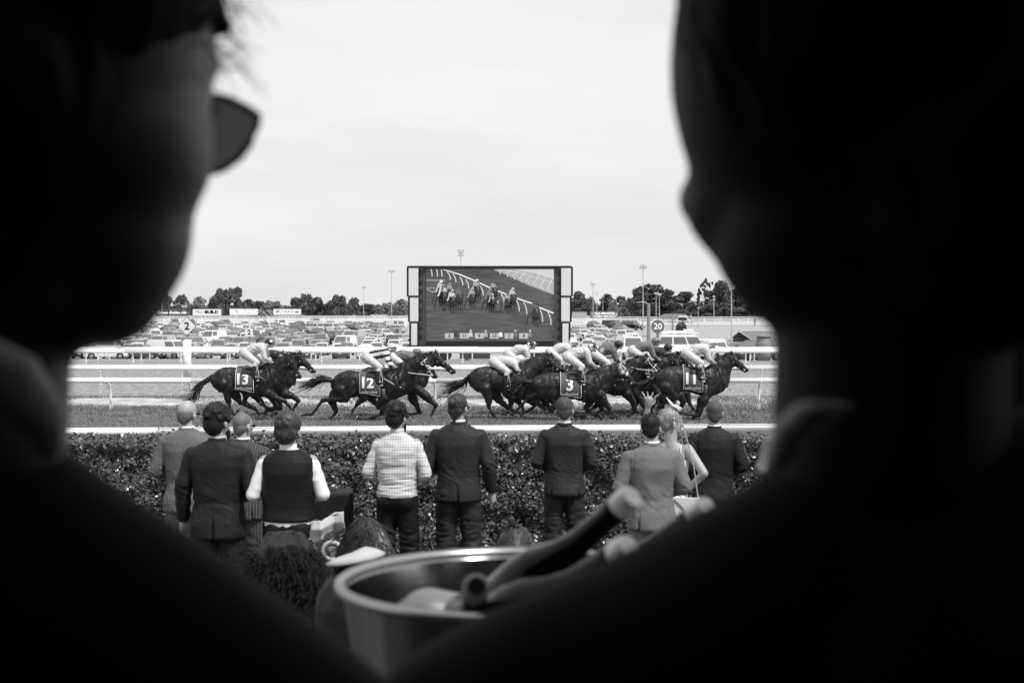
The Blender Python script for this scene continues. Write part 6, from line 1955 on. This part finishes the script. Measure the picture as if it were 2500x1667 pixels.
# ================================================================ THE VIEWING DECK: roofed bar with the ice bucket and two dark-suited guests
DECK = 1.3
M['deck_dark'] = mat('deck_boards', .03, .7, .3, var=.3, scale=3)
M['canvas_dark'] = mat('canvas_dark', .02, .9, .1)
def deck():
    root = empty('viewing_deck', (0, -1.5, 0), 0, 'dark roofed viewing deck around the photographer, unseen walls added to block skylight', 'deck')
    q = MB(); q.box((0, -.5, DECK - .08), (9, 5.8, .16)); q.build('deck_floor', M['deck_dark'], root)
    q = MB(); q.box((0, -.8, 5.0), (9.4, 5.4, .12)); q.build('roof', M['canvas_dark'], root)  # out-of-view roof, front edge set so guests and bucket stay shaded
    q = MB(); q.box((0, -3.4, 2.5), (9, .1, 5)); q.build('sky_block_back', M['canvas_dark'], root)  # unseen wall added to block sky light from behind the camera
    for s in (-1, 1):
        q = MB(); q.box((s * 4.45, -.75, 2.5), (.1, 5.2, 5)); q.build('sky_block_side', M['canvas_dark'], root)  # unseen walls added at both sides to cut off sky light
        for y in (-3.2, -.6, 1.8):
            q = MB(); q.box((s * 4.3, y, 2.45), (.14, .14, 4.9)); q.build('post', M['black_metal'], root)
deck()

YB = 1.62
K = YB / F_PX
rim_c = W(1264, 1410, YB)
BR = 434 * K
def bucket():
    tb = empty('bar_table', (rim_c.x, YB, DECK), 0, 'dark bar table that carries the ice bucket', 'table')
    hb = rim_c.z - .30 - DECK
    q = MB(); q.box((0, 0, hb - .02), (1.1, .6, .04)); q.build('table_top', M['deck_dark'], tb)
    for sx_ in (-.45, .45):
        for sy_ in (-.22, .22):
            q = MB(); q.box((sx_, sy_, (hb - .04) / 2), (.05, .05, hb - .04)); q.build('leg', M['black_metal'], tb)
    root = empty('ice_bucket', (rim_c.x, YB, rim_c.z - .30), 0, 'large brushed steel ice bucket holding wine bottles', 'ice bucket')
    st = mat('brushed_steel', .36, .17, .5, 1.0, tint=.5, bump=.05, bscale=30, stretch=(.3, .3, 8), bdist=.002)
    prof = [(BR * .62, 0), (BR * .73, .06), (BR * .85, .14), (BR * .93, .22), (BR * .974, .278), (BR * .9805, .2875), (BR * .983, .291)]
    rg = lambda r, z: [(r * math.cos(a), r * math.sin(a), z) for a in [2 * math.pi * i / 72 for i in range(72)]]
    b = MB()
    b.loft([rg(BR * .1, .002)] + [rg(r, z) for r, z in prof] + [rg(r - .004, z) for r, z in prof[::-1]] + [rg(BR * .1, .006)])
    b.build('bowl', st, root, smooth=True)
    b = MB(); b.tube([(BR * math.cos(a), BR * math.sin(a), .295) for a in [2 * math.pi * i / 90 for i in range(91)]], .0065, 10)
    b.build('rolled_rim', mat('steel_rim', .42, .3, .5, .8, tint=.6), root, smooth=True)
    # ice in the bucket
    ib = MB(); r = random.Random(3)
    for i in range(70):
        a = r.uniform(0, 6.28); q = BR * .72 * math.sqrt(r.random())
        ib.box((q * math.cos(a), q * math.sin(a), .12 + r.uniform(-.02, .02)), (.03, .03, .03), Matrix.Rotation(r.uniform(0, 3), 3, Vector((r.random(), r.random(), r.random() + .1))))
    o = ib.build('ice_cubes', mat('ice', .5, .1, .8), root); o['kind'] = 'stuff'
    return root
bucket()
def bottle(label, tip, base_dir, glassm, foil, end=None):
    """tip: world point of the mouth; base_dir: unit vector from mouth to base"""
    d = Vector(base_dir).normalized()
    root = empty('wine_bottle', tip, 0, label, 'bottle', 'wine bottles standing in the ice bucket')
    root.rotation_euler = (-d).to_track_quat('Z', 'Y').to_euler()
    prof = [(.0138, 0), (.0138, -.022), (.0146, -.024), (.0146, -.03), (.0140, -.034), (.0145, -.085), (.020, -.115), (.032, -.145), (.0375, -.175), (.038, -.30), (.030, -.305)]
    rg = lambda r, z: [(r * math.cos(a), r * math.sin(a), z) for a in [2 * math.pi * i / 32 for i in range(32)]]
    q = MB(); q.loft([rg(r, z) for r, z in prof]); q.build('glass', glassm, root, smooth=True)
    f = MB(); f.loft([rg(.0130, .003), rg(.0142, .001), rg(.0146, -.004), rg(.0146, -.014), rg(.0142, -.018)])
    f.build('capsule', foil, root, smooth=True)
    if end:
        c = MB(); c.cyl((0, 0, .0032), (0, 0, .0045), .0125 if foil is FOIL else .0098, n=24); c.build('mouth', end, root)
BG = mat('bottle_glass', .004, .12, .3, tint=.45)
FOIL = mat('foil_pale', .92, .5, .5, .0, var=.08, scale=60)
FOILD = mat('foil_dark', .03, .35, .5, .3)
def bdir(p0, p1, y0, y1):
    a, b = W(p0[0], p0[1], y0), W(p1[0], p1[1], y1)
    return (b - a)
bottle('dark wine bottle leaning right with pale capsule, longest neck in the bucket', W(1537, 1216, 1.50), bdir((1535, 1216), (1235, 1478), 1.50, 1.62), BG, FOIL, FOIL)
bottle('dark wine bottle with pale capsule at the far right, rising behind the dark sleeve', W(1722, 1243, 1.52), bdir((1722, 1243), (1400, 1492), 1.52, 1.66), BG, FOIL, FOIL)
bottle('dark wine bottle with pale capsule, lowest of the three leaning right', W(1530, 1338, 1.46), bdir((1530, 1338), (1215, 1530), 1.46, 1.60), BG, FOIL, FOIL)
bottle('wine bottle pointing its open round mouth at the camera', W(1163, 1432, 1.50), Vector((-.06, .62, -.30)), mat('bottle_dim', .02, .2, .6, coat=.4), mat('foil_grey', .3, .4, .5), mat('mouth_dark', .006, .6, .2))
# pale bottle shoulder lying behind it
c = W(1045, 1462, 1.66)
rt = empty('wine_bottle', c, 0, 'pale frosted bottle whose rounded shoulder shows left of the open mouth', 'bottle', 'wine bottles standing in the ice bucket')
q = MB(); q.path([(-.045, 0, -.05), (0, 0, -.022), (.05, .0, -.026), (.10, .01, -.05)], [.028, .036, .030, .016], 24); q.skin('glass', mat('frosted_glass', .17, .35, .5), rt, .006, 4)
q = MB(); q.cyl((.10, .01, -.02), (.14, .012, -.045), .016, n=16); q.build('capsule', FOIL, rt)

# ---- the two people in silhouette, close to the lens
M['skin_shade'] = mat('skin_near_shade', .08, .45, .4, var=.1, scale=30)  # shade under the roof put into the skin colour, darker than real skin
M['hair_near'] = mat('hair_near', .006, .7, .1)
M['skin_right_shade'] = mat('skin_right_shade', .035, .6, .1)  # right guest's skin darkened in colour to stand for the shade on it
M['jacket_near'] = mat('jacket_near', .008, .85, .07, bump=.2, bscale=300, bdist=.001)
M['shirt_near'] = mat('shirt_near', .38, .7, .3)
M['lens_near'] = mat('lens_near', .03, .15, .4)
M['lens_near'].node_tree.nodes['Principled BSDF'].inputs['Alpha'].default_value = .78
def near_person(label, Y, parts_fn):
    root = empty('person', (W(1250, 800, Y).x + (-.6 if 'left' in label else .6), Y, DECK), 0, label, 'person')
    return root
def loc_fn(root, Y):
    base = root.location
    k = Y / F_PX
    def P(px, py, dy=0.0):
        """place in the plane at distance Y, then moved dy in depth"""
        w = W(px, py, Y); return Vector((w.x - base.x, dy, w.z - base.z))
    return P, k
# left guest
Y = .80
gl = empty('person', (W(-60, 800, Y).x, Y, DECK), 0, 'blurred guest at the left in sunglasses, dark jacket and pale collar', 'person', 'silhouetted guests close to the camera')
P, k = loc_fn(gl, Y)
b = MB()
b.ell(P(150, 110, .0), (370 * k, .098, 500 * k), n=24, m=16)
b.ell(P(185, 330, .0), (335 * k, .088, 330 * k), n=24, m=16)
b.ell(P(195, 545, .005), (266 * k, .075, 285 * k), n=24, m=16)
b.ell(P(300, 610, .03), (130 * k, .04, 130 * k)); b.ell(P(235, 712, .01), (150 * k, .055, 138 * k), n=20, m=12)
b.cap(P(-55, 560, -.01), 240 * k, P(-92, 1060, -.01), 268 * k, 20)
b.ell(P(-150, 1400, 0), (.05, .05, .06)); b.path([P(-150, 1700, 0), P(-150, 3000, 0)], [.08, .10], 16)
b.ell(P(20, 300, -.055), (60 * k, .02, 110 * k))
for s, dx in ((-1, -900), (1, 560)):
    b.path([P(-95 + dx * .8, 2100, 0), P(-95 + dx, 2900, .05), P(-95 + dx * .8, 3300, .22)], [.045, .038, .028])
    hand_parts(b, P(-95 + dx * .8, 3300, .22), P(-95 + dx, 2900, .05), s)
b.path([P(-220, 3300, 0), P(-230, 5200, 0), P(-240, 6600, 0)], [.09, .06, .04]); b.path([P(60, 3300, 0), P(70, 5200, 0), P(80, 6600, 0)], [.09, .06, .04])
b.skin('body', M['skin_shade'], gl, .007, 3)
h = MB()
h.ell(P(120, -60, -.02), (415 * k, .115, 420 * k), n=24, m=16)
h.ell(P(60, 240, -.05), (330 * k, .09, 380 * k), n=24, m=16); h.ell(P(-20, 480, -.05), (250 * k, .075, 260 * k))
h.path([P(450, -80, .02), P(500, 5, .02), P(538, 66, .01), P(578, 96, .0)], [80 * k, 36 * k, 15 * k, 5 * k])
h.path([P(420, 60, .03), P(470, 140, .03), P(455, 200, .02)], [70 * k, 45 * k, 25 * k])
ho_ = h.skin('hair', M['hair_near'], gl, .005, 2, wrinkle(.006, 40, 2, (1, 1, .6)))
st_ = MB(); r_n = random.Random(4)
for i in range(170):
    px_, py_ = r_n.uniform(330, 520), r_n.uniform(-160, 150)
    p0 = P(px_, py_, r_n.uniform(-.05, .05)); d_ = Vector((r_n.uniform(.2, 1), r_n.uniform(-.3, .3), r_n.uniform(-.7, .5))).normalized()
    L_ = r_n.uniform(.015, .04)
    st_.tube([p0, p0 + d_ * L_ * .5 + Vector((0, 0, .004)), p0 + d_ * L_ + Vector((0, 0, -.008))], [.0007, .0005, .0002], 3)
st_.build('hair_strands', M['hair_near'], ho_)['kind'] = 'stuff'
g = MB()
lens = [(x * 1.1 - 84, y * 1.1 - 34) for x, y in [(455, 225), (500, 214), (548, 222), (590, 243), (612, 258), (608, 285), (594, 325), (570, 360), (535, 388), (498, 400), (462, 392), (430, 340)]]
v0 = [P(x, y, .045 + .00008 * (x - 450)) for x, y in lens]; v1 = [p + Vector((-.004, .006, 0)) for p in v0]
n = len(lens)
g.add(v0 + v1, [tuple(range(n))[::-1], tuple(range(n, 2 * n))] + [(i, (i + 1) % n, (i + 1) % n + n, i + n) for i in range(n)])
go = g.build('sunglasses', M['lens_near'], gl)
g = MB(); g.tube([P(x, y, .043 + .00008 * (x - 450)) for x, y in lens[1:] ], .0022, 6); g.build('lens_frame', M['black_metal'], go)
g = MB(); g.tube([P(470, 235, .05), P(330, 240, -.03), P(120, 250, -.085), P(20, 270, -.09)], .005, 6, (1, 1)); g.build('temple_arm', M['black_metal'], go)
P2 = lambda px, py, dy: W(px, py, Y + dy) - gl.location
c = MB()
for t in range(2):
    c.tube([P2(-250, 850 + t * 60, -.085), P2(-60, 880 + t * 60, -.085), P2(50, 925 + t * 65, -.08), P2(105, 1000 + t * 45, -.075), P2(130, 1080 + t * 20, -.05)], [75 * k, 70 * k, 62 * k, 52 * k, 34 * k], 12)
c.skin('shirt_collar', M['shirt_near'], gl, .006, 3)
j = MB()
j.path([P(-330, 1400, 0), P(-120, 1395, 0), P(640, 1945, .02), P(900, 2500, .1)], [400 * k, 400 * k, 400 * k, 300 * k], 20)
j.ell(P(-400, 1750, 0), (700 * k, .12, 620 * k), n=24, m=16); j.ell(P(-300, 2600, 0), (760 * k, .12, 1300 * k), n=24, m=16)
j.path([P(-900, 1700, 0), P(-1000, 2800, .05), P(-850, 3250, .2)], [.075, .06, .05])
j.skin('jacket', M['jacket_near'], gl, .014, 3, wrinkle(.004, 9, 5))
j = MB(); j.path([P(-240, 3200, 0), P(-240, 5000, 0), P(-245, 6400, 0)], [.12, .09, .08]); j.path([P(70, 3200, 0), P(75, 5000, 0), P(80, 6400, 0)], [.12, .09, .08]); j.skin('trousers', M['jacket_near'], gl, .02, 2)
# right guest
gr = empty('person', (W(2250, 800, Y).x, Y, DECK), 0, 'blurred guest at the right in silhouette, dark jacket, reaching past the ice bucket', 'person', 'silhouetted guests close to the camera')
P, k = loc_fn(gr, Y)
b = MB()
b.ell(P(2060, 160, 0), (425 * k, .1, 520 * k), n=24, m=16)
b.ell(P(2030, 330, .0), (345 * k, .09, 300 * k), n=24, m=16)
b.ell(P(1995, 480, .02), (318 * k, .07, 215 * k), n=24, m=16)
b.ell(P(2082, 560, .0), (345 * k, .085, 290 * k), n=24, m=16)
b.ell(P(2250, 300, -.02), (330 * k, .1, 620 * k), n=24, m=16)
b.cap(P(2170, 560, -.01), 276 * k, P(2160, 1080, -.01), 284 * k, 20)
b.ell(P(2230, 1350, 0), (.05, .05, .06)); b.path([P(2250, 1700, 0), P(2250, 3000, 0)], [.08, .10], 16)
b.path([P(1750, 1750, .02), P(1300, 2150, .1), P(1000, 2350, .2)], [.045, .038, .028]); hand_parts(b, P(1000, 2350, .2), P(1300, 2150, .1), -1)
b.path([P(2900, 1750, 0), P(3000, 2900, .05), P(2900, 3300, .2)], [.045, .038, .028]); hand_parts(b, P(2900, 3300, .2), P(3000, 2900, .05), 1)
b.path([P(2150, 3300, 0), P(2140, 5200, 0), P(2130, 6600, 0)], [.09, .06, .04]); b.path([P(2420, 3300, 0), P(2430, 5200, 0), P(2440, 6600, 0)], [.09, .06, .04])
b.skin('body', M['skin_right_shade'], gr, .007, 3)
h = MB()
h.ell(P(2110, 60, -.03), (474 * k, .115, 470 * k), n=24, m=16); h.ell(P(2300, 380, -.05), (360 * k, .1, 480 * k), n=24, m=16)
h.ell(P(1960, 180, .01), (320 * k, .085, 250 * k), n=20, m=12)
h.skin('hair', M['hair_near'], gr, .007, 2, wrinkle(.004, 40, 7, (1, 1, .6)))
bb = MB(); bb.ell(P(2110, 610, .01), (330 * k, .088, 240 * k), n=20, m=12); bb.ell(P(2010, 650, .03), (200 * k, .06, 110 * k)); bb.skin('beard', M['hair_near'], gr, .007, 2, wrinkle(.004, 60, 8))
gx = MB(); gx.ell(P(1775, 470, .05), (92 * k, .02, 85 * k), n=20, m=10); gx.tube([P(1760, 440, .03), P(1950, 430, -.06), P(2250, 440, -.1)], .005, 6); gx.build('sunglasses', M['black_metal'], gr, smooth=True)
P2 = lambda px, py, dy: W(px, py, Y + dy) - gr.location
c = MB(); c.path([P2(1898, 1130, -.05), P2(1925, 1060, -.08), P2(1975, 1010, -.095), P2(2085, 990, -.10)], [30 * k, 44 * k, 40 * k, 18 * k], 16); c.skin('shirt_collar', M['shirt_near'], gr, .006, 3)
j = MB()
j.path([P(2600, 1350, 0), P(2175, 1370, 0), P(1880, 1560, .0), P(1190, 1915, .04), P(900, 2250, .14)], [380 * k, 350 * k, 352 * k, 350 * k, 260 * k], 20)
j.ell(P(2300, 1700, 0), (560 * k, .12, 640 * k), n=24, m=16); j.ell(P(2330, 2600, 0), (700 * k, .12, 1300 * k), n=24, m=16)
j.path([P(2850, 1500, 0), P(3000, 2800, .05), P(2900, 3250, .18)], [.09, .06, .05])
j.skin('jacket', M['jacket_near'], gr, .014, 3, wrinkle(.004, 9, 8))
j = MB(); j.path([P(2150, 3200, 0), P(2140, 5000, 0), P(2130, 6400, 0)], [.12, .09, .08]); j.path([P(2420, 3200, 0), P(2430, 5000, 0), P(2440, 6400, 0)], [.12, .09, .08]); j.skin('trousers', M['jacket_near'], gr, .02, 2)
# a third dark guest at the right edge
Y = 1.05
ge = empty('person', (W(2750, 800, Y).x, Y, DECK), 0, 'third dark guest cut by the right edge of the picture', 'person', 'silhouetted guests close to the camera')
P, k = loc_fn(ge, Y)
b = MB(); b.ell(P(2700, 500, 0), (.095, .1, .14)); b.cap(P(2700, 700, 0), .06, P(2700, 1000, 0), .065); b.path([P(2750, 1200, 0), P(2750, 2600, 0)], [.16, .17]); b.path([P(2750, 2600, 0), P(2750, 5000, 0)], [.14, .08])
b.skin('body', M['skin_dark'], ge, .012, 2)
h = MB(); h.ell(P(2690, 420, -.01), (.11, .115, .125)); h.ell(P(2680, 620, -.02), (.095, .08, .12)); h.skin('hair', M['hair_near'], ge, .012, 2)
j = MB(); j.path([P(2450, 1050, 0), P(2750, 980, 0), P(3050, 1050, 0)], [.09, .1, .09]); j.path([P(2750, 1200, 0), P(2750, 2600, 0)], [.23, .22]); j.skin('jacket', M['jacket_near'], ge, .014, 2)

bpy.data.scenes.remove(SCR)
